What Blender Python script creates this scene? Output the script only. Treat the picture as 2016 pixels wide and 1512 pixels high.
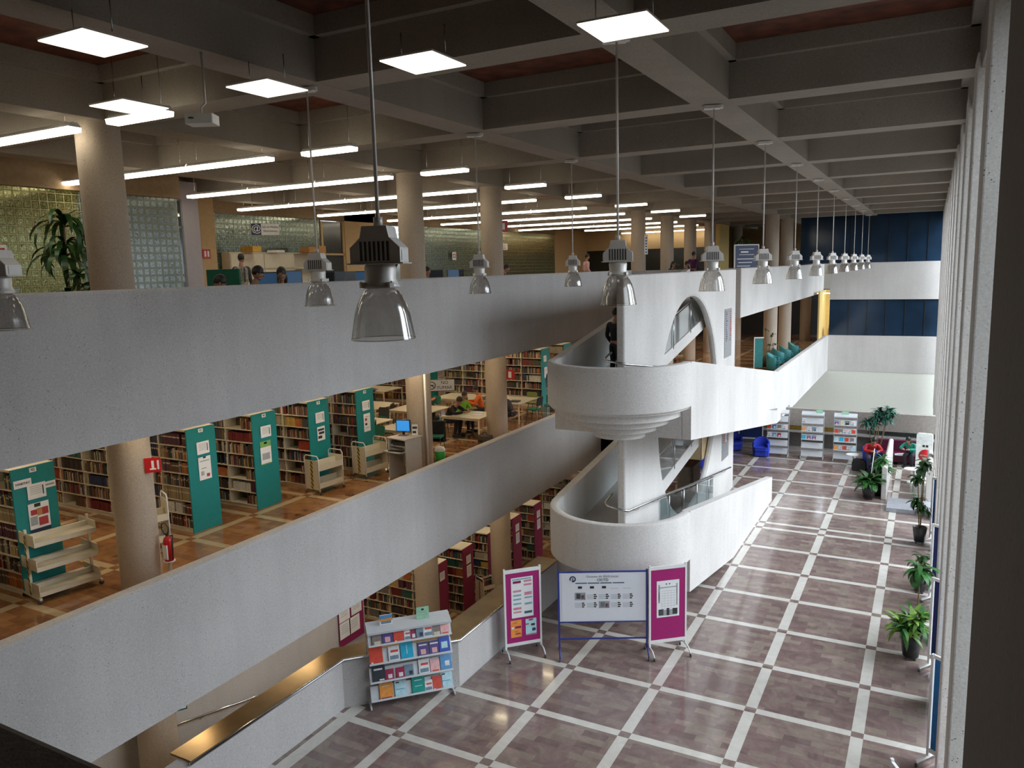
import bpy, bmesh, math, random
from mathutils import Vector, Matrix
for o in list(bpy.data.objects): bpy.data.objects.remove(o)
SC = bpy.context.scene; COL = SC.collection
PI = math.pi; R = random.Random(7)
# ------------------------------------------------------------------ camera
CAMP = Vector((6.17, -11.9, 8.1)); FPX, YAW, PIT, ROL = 1528.0, .495455, .146066, -.0261522
_F = Vector((-math.sin(YAW)*math.cos(PIT), math.cos(YAW)*math.cos(PIT), -math.sin(PIT)))
_R = Vector((math.cos(YAW), math.sin(YAW), 0)); _U = _R.cross(_F)
_R2 = _R*math.cos(ROL)+_U*math.sin(ROL); _U2 = -_R*math.sin(ROL)+_U*math.cos(ROL)
cam = bpy.data.cameras.new('camera'); camo = bpy.data.objects.new('camera', cam); COL.objects.link(camo)
cam.sensor_fit = 'HORIZONTAL'; cam.sensor_width = 36; cam.lens = FPX/2016*36; cam.clip_start = .05; cam.clip_end = 300
mw = Matrix((_R2, _U2, -_F)).transposed().to_4x4(); mw.translation = CAMP; camo.matrix_world = mw
SC.camera = camo
# ------------------------------------------------------------------ light and exposure
SC.view_settings.view_transform = 'Standard'; SC.view_settings.look = 'None'
SC.view_settings.exposure = 0.1; SC.view_settings.gamma = 1; SC.view_settings.use_curve_mapping = False
w = bpy.data.worlds.new('daylight'); SC.world = w; w.use_nodes = True
_n = w.node_tree; _tc = _n.nodes.new('ShaderNodeTexCoord'); _sx = _n.nodes.new('ShaderNodeSeparateXYZ'); _n.links.new(_tc.outputs['Generated'], _sx.inputs[0])
_cr = _n.nodes.new('ShaderNodeValToRGB'); _n.links.new(_sx.outputs[2], _cr.inputs[0]); _e = _cr.color_ramp.elements       # dark ground, bright overcast sky
_e[0].position = 0; _e[0].color = (.10, .10, .09, 1); _e[1].position = .06; _e[1].color = (.82, .91, 1, 1); _n.links.new(_cr.outputs[0], _n.nodes['Background'].inputs[0])
_n.nodes['Background'].inputs[1].default_value = 2.5
def area(name, loc, rot, sx, sy, power, col):
    l = bpy.data.lights.new(name, 'AREA'); l.shape = 'RECTANGLE'; l.size = sx; l.size_y = sy; l.energy = power; l.color = col
    o = bpy.data.objects.new(name, l); COL.objects.link(o); o.location = loc; o.rotation_euler = rot; return o
area('sky_daylight', (19, 21, 18), (0, math.radians(52), 0), 18, 36, 19000, (.86, .93, 1))
cy = SC.cycles
cy.max_bounces = 6; cy.diffuse_bounces = 4; cy.glossy_bounces = 3; cy.transmission_bounces = 5; cy.transparent_max_bounces = 10
cy.caustics_reflective = False; cy.caustics_refractive = False; cy.sample_clamp_indirect = 4; cy.use_denoising = True
try: cy.use_light_tree = True
except Exception: pass
WARM = (1, .86, .62); STRIPE = 8.0; LROOM = 26.0
# ------------------------------------------------------------------ materials
def _nt(name):
    m = bpy.data.materials.new(name); m.use_nodes = True; n = m.node_tree; b = n.nodes['Principled BSDF']; return m, n, b
def tex(n, kind, scale, **k):
    t = n.nodes.new(kind); t.inputs['Scale'].default_value = scale
    for a, v in k.items(): t.inputs[a].default_value = v
    return t
def ramp(n, src, stops):
    r = n.nodes.new('ShaderNodeValToRGB'); n.links.new(src, r.inputs[0]); e = r.color_ramp.elements
    while len(e) < len(stops): e.new(.5)
    for i, (p, c) in enumerate(stops): e[i].position = p; e[i].color = (c[0], c[1], c[2], 1) if len(c) == 3 else c
    return r
def mixc(n, f, a, b):
    x = n.nodes.new('ShaderNodeMix'); x.data_type = 'RGBA'
    for s, v in ((0, f), (6, a), (7, b)):
        if hasattr(v, 'links') or isinstance(v, bpy.types.NodeSocket): n.links.new(v, x.inputs[s])
        else: x.inputs[s].default_value = v if s == 0 else (v[0], v[1], v[2], 1)
    return x.outputs[2]
def mth(n, op, a, b=0, c=0):
    x = n.nodes.new('ShaderNodeMath'); x.operation = op
    for i, v in enumerate((a, b, c)):
        if isinstance(v, bpy.types.NodeSocket): n.links.new(v, x.inputs[i])
        else: x.inputs[i].default_value = v
    return x.outputs[0]
def pos(n):
    g = n.nodes.new('ShaderNodeNewGeometry'); return g.outputs['Position']
def bump(n, b, src, s, d=.02):
    u = n.nodes.new('ShaderNodeBump'); u.inputs['Strength'].default_value = s; u.inputs['Distance'].default_value = d
    n.links.new(src, u.inputs['Height']); n.links.new(u.outputs[0], b.inputs['Normal'])
_cache = {}
def P(name, col, rough=.5, metal=0, var=.12, scale=9, bmp=0, emit=0, alpha=1, coat=0):
    if name in _cache: return _cache[name]
    m, n, b = _nt(name); tc = n.nodes.new('ShaderNodeTexCoord'); t = tex(n, 'ShaderNodeTexNoise', scale, Detail=3); n.links.new(tc.outputs['Object'], t.inputs['Vector'])
    d = [max(0, c*(1-var)) for c in col]; l = [min(1, c*(1+var)) for c in col]
    r = ramp(n, t.outputs['Fac'], [(.3, d), (.7, l)]); n.links.new(r.outputs[0], b.inputs['Base Color'])
    b.inputs['Roughness'].default_value = rough; b.inputs['Metallic'].default_value = metal
    if bmp: bump(n, b, t.outputs['Fac'], bmp)
    if emit: n.links.new(r.outputs[0], b.inputs['Emission Color']); b.inputs['Emission Strength'].default_value = emit
    if coat: b.inputs['Coat Weight'].default_value = coat
    if alpha < 1: b.inputs['Alpha'].default_value = alpha
    m.diffuse_color = (*col, 1); _cache[name] = m; return m
def concrete(name, col, rough=.85, pit=.6, streak=.3):
    m, n, b = _nt(name); p = pos(n)
    big = tex(n, 'ShaderNodeTexNoise', .55, Detail=4); n.links.new(p, big.inputs['Vector'])
    mp = n.nodes.new('ShaderNodeMapping'); mp.inputs['Scale'].default_value = (3, 3, .25); n.links.new(p, mp.inputs['Vector'])
    st = tex(n, 'ShaderNodeTexNoise', 1.3, Detail=4); n.links.new(mp.outputs[0], st.inputs['Vector'])
    fine = tex(n, 'ShaderNodeTexNoise', 38, Detail=5, Roughness=.7); n.links.new(p, fine.inputs['Vector'])
    vo = tex(n, 'ShaderNodeTexVoronoi', 20); n.links.new(p, vo.inputs['Vector'])
    c0 = ramp(n, big.outputs['Fac'], [(.25, [c*.86 for c in col]), (.75, [min(1, c*1.1) for c in col])]).outputs[0]
    c1 = mixc(n, mth(n, 'MULTIPLY', ramp(n, st.outputs['Fac'], [(.45, (0, 0, 0)), (.7, (1, 1, 1))]).outputs[0], streak), c0, [c*.8 for c in col])
    c2 = mixc(n, mth(n, 'MULTIPLY', ramp(n, fine.outputs['Fac'], [(.52, (0, 0, 0)), (.70, (1, 1, 1))]).outputs[0], .6), c1, [min(1, c*1.35) for c in col])
    c3 = mixc(n, ramp(n, fine.outputs['Fac'], [(.30, (1, 1, 1)), (.42, (0, 0, 0))]).outputs[0], c2, [c*.6 for c in col])
    gate = tex(n, 'ShaderNodeTexNoise', 2.2, Detail=1); n.links.new(p, gate.inputs['Vector'])
    hole = mth(n, 'MULTIPLY', mth(n, 'LESS_THAN', vo.outputs['Distance'], .15), mth(n, 'GREATER_THAN', gate.outputs['Fac'], .56))
    c4 = mixc(n, mth(n, 'MULTIPLY', hole, pit), c3, [c*.22 for c in col])
    n.links.new(c4, b.inputs['Base Color']); b.inputs['Roughness'].default_value = rough
    h = mth(n, 'SUBTRACT', fine.outputs['Fac'], mth(n, 'MULTIPLY', hole, .8)); bump(n, b, h, .35, .012)
    return m
def marble(name, brown, cream, sx, sy, ox, oy, joint=False, rough=.12, border=None, wx=.1, wy=.085):
    m, n, b = _nt(name); p = pos(n); s = n.nodes.new('ShaderNodeSeparateXYZ'); n.links.new(p, s.inputs[0])
    x, y = s.outputs[0], s.outputs[1]
    y2 = mth(n, 'SUBTRACT', y, mth(n, 'MULTIPLY', mth(n, 'GREATER_THAN', y, 12.35), .53)) if joint else y
    def band(v, per, off, wd):
        f = mth(n, 'FRACT', mth(n, 'ADD', mth(n, 'DIVIDE', mth(n, 'SUBTRACT', v, off), per), .5))
        return mth(n, 'LESS_THAN', mth(n, 'MULTIPLY', mth(n, 'ABSOLUTE', mth(n, 'SUBTRACT', f, .5)), per), wd)
    bx, by = band(x, sx, ox, wx), band(y2, sy, oy, wy)
    cross = mth(n, 'MULTIPLY', bx, by); stripe = mth(n, 'SUBTRACT', mth(n, 'MAXIMUM', bx, by), cross)
    if border is not None: stripe = mth(n, 'MAXIMUM', stripe, border(n, x, y))
    bk = n.nodes.new('ShaderNodeTexBrick'); n.links.new(p, bk.inputs['Vector'])
    bk.inputs['Scale'].default_value = 1; bk.inputs['Brick Width'].default_value = .45; bk.inputs['Row Height'].default_value = .173
    bk.inputs['Mortar Size'].default_value = .0022; bk.inputs['Bias'].default_value = 0
    bk.inputs['Color1'].default_value = (0, 0, 0, 1); bk.inputs['Color2'].default_value = (1, 1, 1, 1); bk.inputs['Mortar'].default_value = (.5, .5, .5, 1)
    nz = tex(n, 'ShaderNodeTexNoise', 2.4, Detail=6, Roughness=.65, Distortion=1.4); n.links.new(p, nz.inputs['Vector'])
    f = mth(n, 'ADD', mth(n, 'MULTIPLY', nz.outputs['Fac'], .72), mth(n, 'MULTIPLY', bk.outputs['Color'], .3))
    br = ramp(n, f, [(.25, [c*.62 for c in brown]), (.5, brown), (.62, [brown[0]*1.12, brown[1]*1.3, brown[2]*1.15]), (.85, [min(1, c*1.7) for c in brown])]).outputs[0]
    vein = tex(n, 'ShaderNodeTexNoise', 5, Detail=9, Roughness=.75, Distortion=3); n.links.new(p, vein.inputs['Vector'])
    br = mixc(n, mth(n, 'MULTIPLY', ramp(n, vein.outputs['Fac'], [(.66, (0, 0, 0)), (.72, (1, 1, 1))]).outputs[0], .5), br, [min(1, c*2.8) for c in brown])
    br = mixc(n, mth(n, 'MULTIPLY', bk.outputs['Fac'], .35), br, [c*.5 for c in brown])
    cr = ramp(n, nz.outputs['Fac'], [(.3, [c*.82 for c in cream]), (.7, cream)]).outputs[0]
    n.links.new(mixc(n, stripe, br, cr), b.inputs['Base Color']); b.inputs['Roughness'].default_value = rough
    b.inputs['Coat Weight'].default_value = .25; b.inputs['Coat Roughness'].default_value = .05
    return m
CONC = concrete('board_marked_concrete', (.50, .485, .475))
CONC_W = concrete('pale_concrete', (.64, .62, .60), pit=.5)
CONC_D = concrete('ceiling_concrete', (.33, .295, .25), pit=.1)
CONC_C = concrete('column_concrete', (.43, .36, .29), pit=.4)
CONC_F = concrete('pillar_concrete', (.62, .60, .57), pit=.9)
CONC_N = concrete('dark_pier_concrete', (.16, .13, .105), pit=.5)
FLOOR0 = marble('atrium_marble', (.225, .160, .150), (.66, .64, .59), 1.8, 1.727, 0, 0, True,
    border=lambda n, x, y: mth(n, 'MULTIPLY', mth(n, 'LESS_THAN', mth(n, 'ABSOLUTE', mth(n, 'SUBTRACT', x, -3.0)), .13), mth(n, 'LESS_THAN', y, -1.3)))
FLOOR2 = marble('reading_room_marble', (.30, .135, .06), (.60, .46, .27), 1.8, 1.727, -.05, .34, rough=.1)
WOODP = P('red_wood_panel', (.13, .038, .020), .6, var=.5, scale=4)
PLAST = P('white_plaster', (.80, .81, .74), .8, var=.02)
PLASTY = P('yellow_plaster', (.75, .55, .20), .8, var=.05)
STEEL = P('brushed_steel', (.55, .55, .56), .22, 1, var=.05)
WHITEM = P('white_painted_metal', (.78, .79, .78), .4, var=.03)
CREAMM = P('cream_painted_metal', (.66, .61, .48), .45, var=.04)
BLACK = P('black_plastic', (.018, .018, .02), .4)
DARK = P('dark_grey', (.06, .06, .065), .5)
TEAL = P('teal_laminate', (.005, .215, .225), .42, var=.05)
MAROON = P('maroon_felt', (.24, .010, .085), .85, var=.1, scale=60)
BRASS = P('bronze_metal_cap', (.30, .20, .09), .32, .85, var=.2, scale=2)
PAPER = P('white_paper', (.82, .83, .84), .7, var=.02)
# ------------------------------------------------------------------ mesh builder
class MB:
    def __init__(s): s.v = []; s.f = []; s.m = []; s.mats = []; s.sm = []; s.T = Matrix.Identity(4)
    def mi(s, mat):
        if mat not in s.mats: s.mats.append(mat)
        return s.mats.index(mat)
    def add(s, vs, fs, mat, smooth=False):
        b = len(s.v); s.v += [tuple(s.T @ Vector(v)) for v in vs]; k = s.mi(mat)
        for f in fs: s.f.append(tuple(b+i for i in f)); s.m.append(k); s.sm.append(smooth)
        return s
    def box(s, x0, x1, y0, y1, z0, z1, mat):
        return s.add([(x0, y0, z0), (x1, y0, z0), (x1, y1, z0), (x0, y1, z0), (x0, y0, z1), (x1, y0, z1), (x1, y1, z1), (x0, y1, z1)],
                     [(0, 3, 2, 1), (4, 5, 6, 7), (0, 1, 5, 4), (1, 2, 6, 5), (2, 3, 7, 6), (3, 0, 4, 7)], mat)
    def tbox(s, c, sz, mat, rot=None):
        T = s.T; s.T = T @ Matrix.Translation(c) @ (rot if rot else Matrix.Identity(4)); x, y, z = [a/2 for a in sz]
        s.box(-x, x, -y, y, -z, z, mat); s.T = T; return s
    def rbox(s, x0, x1, y0, y1, z0, z1, mat, r=.02, n=3, ax=2):          # box with rounded edges along one axis
        q = []; 
        a = [(x0, x1), (y0, y1), (z0, z1)]; i, j = [(1, 2), (0, 2), (0, 1)][ax]
        (u0, u1), (v0, v1) = a[i], a[j]
        for cx, cy_, a0 in ((u1-r, v1-r, 0), (u0+r, v1-r, 90), (u0+r, v0+r, 180), (u1-r, v0+r, 270)):
            for k in range(n+1): t = math.radians(a0+90*k/n); q.append((cx+r*math.cos(t), cy_+r*math.sin(t)))
        lo, hi = a[ax]; vs = []
        for h in (lo, hi):
            for u, v in q: p = [0, 0, 0]; p[ax] = h; p[i] = u; p[j] = v; vs.append(tuple(p))
        N = len(q); fs = [tuple(range(N)), tuple(range(2*N-1, N-1, -1))]+[(k, (k+1) % N, N+(k+1) % N, N+k) for k in range(N)]
        return s.add(vs, fs, mat)
    def prism(s, poly, z0, z1, mat, axis='z'):
        N = len(poly); f = {'z': lambda a, b, h: (a, b, h), 'x': lambda a, b, h: (h, a, b), 'y': lambda a, b, h: (a, h, b)}[axis]
        vs = [f(a, b, z0) for a, b in poly]+[f(a, b, z1) for a, b in poly]
        return s.add(vs, [tuple(range(N-1, -1, -1)), tuple(range(N, 2*N))]+[(k, (k+1) % N, N+(k+1) % N, N+k) for k in range(N)], mat)
    def tube(s, pts, r, mat, n=8, caps=True):
        pts = [Vector(p) for p in pts]; rs = r if isinstance(r, (list, tuple)) else [r]*len(pts); vs = []
        up = None
        for i, p in enumerate(pts):
            d = (pts[min(i+1, len(pts)-1)]-pts[max(i-1, 0)]).normalized()
            if up is None: up = Vector((0, 0, 1)) if abs(d.z) < .9 else Vector((1, 0, 0))
            a = d.cross(up).normalized(); b = a.cross(d).normalized(); up = b
            for k in range(n): t = 2*PI*k/n; vs.append(tuple(p+(a*math.cos(t)+b*math.sin(t))*rs[i]))
        fs = []
        for i in range(len(pts)-1):
            for k in range(n): fs.append((i*n+k, i*n+(k+1) % n, (i+1)*n+(k+1) % n, (i+1)*n+k))
        if caps: fs += [tuple(range(n-1, -1, -1)), tuple((len(pts)-1)*n+k for k in range(n))]
        return s.add(vs, fs, mat, True)
    def lathe(s, prof, mat, n=24, c=(0, 0, 0), flute=0, nf=0):
        vs = []; N = len(prof)
        for r, z in prof:
            for k in range(n):
                t = 2*PI*k/n; rr = r*(1+flute*(1 if k % 2 else 0)); vs.append((c[0]+rr*math.cos(t), c[1]+rr*math.sin(t), c[2]+z))
        return s.add(vs, [(i*n+k, i*n+(k+1) % n, (i+1)*n+(k+1) % n, (i+1)*n+k) for i in range(N-1) for k in range(n)], mat, True)
    def cyl(s, c, r, h, mat, n=20, r2=None):
        r2 = r if r2 is None else r2; x, y, z = c; vs = []
        for rr, zz in ((r, z), (r2, z+h)):
            for k in range(n): t = 2*PI*k/n; vs.append((x+rr*math.cos(t), y+rr*math.sin(t), zz))
        s.add(vs, [(k, (k+1) % n, n+(k+1) % n, n+k) for k in range(n)], mat, True)
        return s.add([vs[k] for k in range(2*n)], [tuple(range(n-1, -1, -1)), tuple(range(n, 2*n))], mat)
    def ball(s, c, r, mat, n=12, sc=(1, 1, 1)):
        vs = []; m = n//2
        for i in range(m+1):
            a = PI*i/m
            for k in range(n): t = 2*PI*k/n; vs.append((c[0]+r*sc[0]*math.sin(a)*math.cos(t), c[1]+r*sc[1]*math.sin(a)*math.sin(t), c[2]+r*sc[2]*math.cos(a)))
        return s.add(vs, [(i*n+k, (i+1)*n+k, (i+1)*n+(k+1) % n, i*n+(k+1) % n) for i in range(m) for k in range(n)], mat, True)
    def mesh(s, name):
        me = bpy.data.meshes.new(name); me.from_pydata(s.v, [], s.f)
        for m in s.mats: me.materials.append(m)
        me.polygons.foreach_set('material_index', s.m); me.polygons.foreach_set('use_smooth', s.sm); me.update()
        return me
    def build(s, name, parent=None, bevel=0, loc=None):
        o = bpy.data.objects.new(name, s.mesh(name)); COL.objects.link(o)
        if parent: o.parent = parent
        if loc: o.location = loc
        if bevel:
            b = o.modifiers.new('bevel', 'BEVEL'); b.width = bevel; b.segments = 2; b.limit_method = 'ANGLE'; b.angle_limit = math.radians(40)
        return o
def tag(o, label=None, cat=None, group=None, kind=None):
    for k, v in (('label', label), ('category', cat), ('group', group), ('kind', kind)):
        if v: o[k] = v
    return o
def struct(name, mb, label=None, bevel=0): return tag(mb.build(name, bevel=bevel), label, None, None, 'structure')
def thing(name, label, cat, loc=(0, 0, 0), rz=0, group=None):
    o = bpy.data.objects.new(name, None); COL.objects.link(o); o.location = loc; o.rotation_euler = (0, 0, rz); o.empty_display_size = .1
    return tag(o, label, cat, group)
def dup(root, loc, rz=None, label=None, group=None):
    kids = {}
    for x in bpy.data.objects:
        if x.parent: kids.setdefault(x.parent.name, []).append(x)
    def cp(o, par):
        c = o.copy(); COL.objects.link(c)
        if par: c.parent = par
        for ch in kids.get(o.name, []): cp(ch, c)
        return c
    r = cp(root, None); r.location = loc
    if rz is not None: r.rotation_euler = (0, 0, rz)
    if label: r['label'] = label
    if group: r['group'] = group
    return r
def textmesh(txt, size, mat, loc, rotm, parent=None, name='lettering', align='CENTER', bold=0):
    cu = bpy.data.curves.new(name, 'FONT'); cu.body = txt; cu.size = size; cu.align_x = align; cu.align_y = 'CENTER'; cu.extrude = .0015; cu.offset = bold; cu.resolution_u = 2
    t = bpy.data.objects.new('t', cu); COL.objects.link(t)
    me = bpy.data.meshes.new_from_object(t.evaluated_get(bpy.context.evaluated_depsgraph_get())); bpy.data.objects.remove(t)
    me.materials.clear(); me.materials.append(mat)
    o = bpy.data.objects.new(name, me); COL.objects.link(o); o.matrix_local = Matrix.Translation(loc) @ rotm
    if parent: o.parent = parent
    return o
UP = Matrix.Rotation(PI/2, 4, 'X')            # text standing up, read from -Y
UPX = Matrix.Rotation(PI/2, 4, 'Z') @ UP      # read from +X
# ------------------------------------------------------------------ structure
L1, L2, L3, CB = -3.1, 2.7, 6.9, 10.65
YS, YE = -14.5, 50.0
struct('floor_atrium', MB().prism([(-3.3, YS), (9, YS), (9, 23.5), (-9, 23.5), (-9, 15.6), (-1.65, 15.6), (-1.65, .1), (-3.3, -1.5)], -.25, 0, FLOOR0), 'brown marble atrium floor with a grid of cream stripes')
struct('floor_lower', MB().box(-20, -1.65, YS, 20.7, L1-.3, L1, FLOOR2))
struct('floor_middle', MB().prism([(-20, YS), (-3.7, YS), (-3.7, 12.5), (-.12, 12.5), (-.12, 20.7), (.75, 20.7), (.75, YE), (-20, YE)], L2-.85, L2, FLOOR2))
struct('floor_upper', MB().prism([(-20, YS), (-3.7, YS), (-3.7, 15.8), (-.12, 15.8), (-.12, 16.1), (-1.25, 16.1), (-1.25, 21.6), (-.95, 21.6), (-.95, YE), (-20, YE)], L3-.85, L3, FLOOR2))
def parapet(name, mat, x, y0, y1, zt, zb, t=.25, side=-1, label=None):
    m = MB(); X0, X1 = (x-t, x) if side < 0 else (x, x+t)
    r = .05; pr = [(X0, zb), (X1, zb), (X1, zt-r), (X1-r*.3, zt-r*.3), (X1-r, zt), (X0+r, zt), (X0+r*.3, zt-r*.3), (X0, zt-r)]
    m.prism(pr, y0, y1, mat, axis='y'); return struct(name, m, label)
parapet('wall_parapet_upper', CONC, -3.6, YS, 15.8, 7.97, 5.87)
parapet('wall_parapet_middle', CONC, -3.6, YS, 12.6, 3.72, 1.62)
parapet('wall_parapet_upper_far', CONC_W, -.85, 21.6, YE, 7.93, 5.85)
parapet('wall_parapet_middle_far', CONC_W, .85, 20.7, 38.1, 3.72, 1.6)
struct('wall_parapet_return', MB().box(-3.6, -1.6, 15.7, 15.9, 5.87, 7.95, CONC).box(-3.6, -1.6, 12.5, 12.7, 1.62, 3.7, CONC).box(-1.5, -.85, 21.4, 21.6, 5.85, 7.93, CONC))
# ceiling: waffle of deep concrete beams over red wood panels
XB = [2.94-4.45*k for k in range(6)]; YB = [1.2+4.43*k for k in range(-4, 11)]
c = MB()
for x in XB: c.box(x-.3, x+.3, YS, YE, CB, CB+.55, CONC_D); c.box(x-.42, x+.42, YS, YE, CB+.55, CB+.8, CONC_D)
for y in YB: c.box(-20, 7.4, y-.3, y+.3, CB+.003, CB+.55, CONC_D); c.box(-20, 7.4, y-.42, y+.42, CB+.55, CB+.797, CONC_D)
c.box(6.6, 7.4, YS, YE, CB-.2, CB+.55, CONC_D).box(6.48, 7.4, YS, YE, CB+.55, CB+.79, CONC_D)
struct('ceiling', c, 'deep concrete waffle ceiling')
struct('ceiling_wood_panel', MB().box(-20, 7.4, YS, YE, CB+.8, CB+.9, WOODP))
# right wall: tall fins, solid beside the camera
f = MB()
for k in range(14): y = -3.1+2.98*k; f.box(6.55, 7.5, y, y+.72, 0, CB, CONC_F)
struct('wall_right_fins', f, 'row of tall pale concrete fins along the window side', bevel=.02)
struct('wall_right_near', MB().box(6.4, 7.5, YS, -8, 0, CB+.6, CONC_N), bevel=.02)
struct('wall_light_blocker', MB().box(7.3, 7.5, -8.1, -5.6, 0, CB+.6, CONC_D))  # unseen wall added to keep window light off the near parapets
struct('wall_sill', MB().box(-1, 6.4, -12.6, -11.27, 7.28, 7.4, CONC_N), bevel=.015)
struct('wall_left_atrium', MB().box(-9.2, -9, 15.5, 23.2, 0, 1.85, PLAST).box(-20, -1.7, 20.8, 21, L1, -.25, CONC).box(-20, .85, 23.6, 23.8, L1, L2-.85, CONC_D).box(-20, -9.2, 15.5, 15.6, -.25, 1.8, CONC_D))
struct('wall_near', MB().box(-20, 7.5, YS-.3, YS, L1, 12, CONC_D))
struct('wall_left_middle', MB().box(-20.2, -20, YS, YE, L1, 6.0, PLAST))
# far end
struct('wall_far', MB().box(.85, 7.5, 38.1, 38.4, 5.85, 7.98, CONC_W).box(.85, 7.5, 38.1, 38.4, 1.6, 3.72, CONC_W).box(-9, 7.5, 38.12, 38.4, -4, 1.6, PLAST))
BLUEG = P('dark_blue_glass', (.010, .030, .062), .12, 0, var=.3, scale=.6)
g = MB().box(.85, 7.5, 38.25, 38.35, 3.72, 5.85, BLUEG).box(-.9, 7.5, 38.25, 38.35, 7.98, CB+.3, BLUEG)
wo = struct('window_1', g, 'dark blue glass bands at the far end')
mu = MB()
for x in (1.9, 2.9, 3.9, 4.9, 5.9): mu.box(x-.015, x+.015, 38.21, 38.25, 3.72, 5.85, BLACK).box(x-.015, x+.015, 38.21, 38.25, 7.98, CB, BLACK)
mu.build('mullion', wo)
struct('wall_back_upper', MB().box(-20, -.9, YE, YE+.2, L3, CB+.6, P('ochre_wall', (.30, .20, .08), .8)).box(-20, .85, YE, YE+.2, L2, L3-.8, P('dark_back_wall', (.03, .035, .05), .6)))
# low wall under the far gallery
s = MB().box(-9, 7.4, 22.9, 23.15, 1.12, 1.87, P('taupe_concrete', (.34, .31, .28), .85)).box(-9, 7.4, 23.3, 23.5, 0, 1.12, P('recess_grey', (.20, .19, .18), .8)).box(-9, 7.4, 22.88, 23.3, .82, .88, P('ledge_grey', (.42, .40, .38), .6)).box(-9, 7.4, 22.95, 23.3, 0, .12, P('ledge_grey', (.4, .4, .4)))
struct('wall_low_far', s)
struct('trim_recess_panels', MB().box(-.5, 2.75, 23.2, 23.28, .88, 1.12, P('ochre_panel', (.55, .36, .06), .6)).box(4.2, 7.3, 23.2, 23.28, .15, 1.1, P('dark_green_glass', (.05, .075, .07), .2)))
# wall and stair down at the lower left
struct('wall_lower_left', MB().box(-6.75, -6.42, YS, 3.0, L1, 1.9, CONC))
lw = [(-3.22, YS), (-3.22, -1.5), (-1.66, .1), (-1.66, 4.7), (-1.9, 4.7), (-1.9, .2), (-3.47, -1.4), (-3.47, YS)]
struct('wall_low_stair', MB().prism(lw, L1, .97, CONC), 'low concrete wall with a bronze cap')
ca = MB().prism([(-3.2, -4.9), (-3.2, -1.5), (-1.64, .1), (-1.64, 4.7), (-2.2, 4.7), (-2.2, .32), (-3.66, -1.28), (-3.66, -4.9)], .97, 1.0, BRASS)
struct('trim_1', ca, 'wide bronze metal cap on the low wall')
rl = MB().tube([(-3.17, -4.95, .985), (-3.17, -1.51, .985), (-1.61, .09, .985), (-1.61, 3.2, .985)], .028, STEEL, 10)
tag(rl.build('edge_rail'), 'round steel rail along the bronze-capped low wall', 'handrail')
# ------------------------------------------------------------------ curved stair ramps
def lerp(a, b, t): return a+(b-a)*t
YC, RR, TH = 4.7, 1.65, .2
def sloped_wall(m, x0, y0, x1, y1, zt0, zt1, zb0, zb1, t, mat, n=1):       # outer face on the given line, thickness inwards (-x if t>0)
    a = [(x0, y0, zb0), (x1, y1, zb1), (x1, y1, zt1), (x0, y0, zt0)]; b = [(x-t, y, z) for x, y, z in a]
    m.add(a+b, [(0, 1, 2, 3), (7, 6, 5, 4), (0, 4, 5, 1), (1, 5, 6, 2), (2, 6, 7, 3), (3, 7, 4, 0)], mat)
def drum(m, zt, zb, mat, n=40, ri=RR-TH):
    r = .05; prof = [(ri, zb), (RR-.05, zb), (RR, zb+.05), (RR, zt-r), (RR-r*.3, zt-r*.3), (RR-r, zt), (ri+r, zt), (ri+r*.3, zt-r*.3), (ri, zt-r)]; N = len(prof); vs = []
    for i in range(n+1):
        a = PI+PI*i/n
        for rr, z in prof: vs.append((rr*math.cos(a), YC+rr*math.sin(a), z))
    m.add(vs, [(i*N+k, (i+1)*N+k, (i+1)*N+(k+1) % N, i*N+(k+1) % N) for i in range(n) for k in range(N)], mat, True)
def halfdisc(m, r, z0, z1, mat, n=32):
    pl = [(r*math.cos(PI+PI*i/n), YC+r*math.sin(PI+PI*i/n)) for i in range(n+1)]
    m.prism(pl, z0, z1, mat)
# lower
d = MB(); drum(d, 2.65, 1.48, CONC_W); d.build('x')
lo = bpy.data.objects['x']; lo.name = 'wall_drum_lower'; tag(lo, 'rounded concrete balustrade of the lower ramp landing', kind='structure')
b = lo.modifiers.new('n', 'EDGE_SPLIT'); b.split_angle = math.radians(35)
d = MB(); sloped_wall(d, RR, YC, RR, 15.1, 2.65, .82, .75, 0, TH, CONC_W)
d.v[1] = (RR, 15.1, 0); struct('wall_ramp_lower_right', MB().prism([(4.7, .75), (9.2, 0), (15.1, 0), (15.1, .82), (4.7, 2.65)], RR-TH, RR, CONC_W, axis='x'))
struct('wall_ramp_lower_left', MB().prism([(4.7, L1), (12.5, L1), (12.5, 3.72), (4.7, 2.65)], -RR, -RR+TH, CONC_W, axis='x'))
struct('floor_ramp_lower', MB().prism([(4.7, 1.2), (15.1, -.2), (15.1, 0), (4.7, 1.55)], .1, RR-TH, CONC_W, axis='x').prism([(4.7, 1.15), (12.5, 2.3), (12.5, 2.7), (4.7, 1.55)], -RR+TH, -.22, CONC_W, axis='x'))
lb = MB(); halfdisc(lb, RR-.05, 1.485, 1.55, CONC_W); lb.box(-RR+TH+.005, RR-TH-.005, YC, YC+.3, .75, 1.5, CONC_W)
struct('floor_landing_lower', lb)
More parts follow.
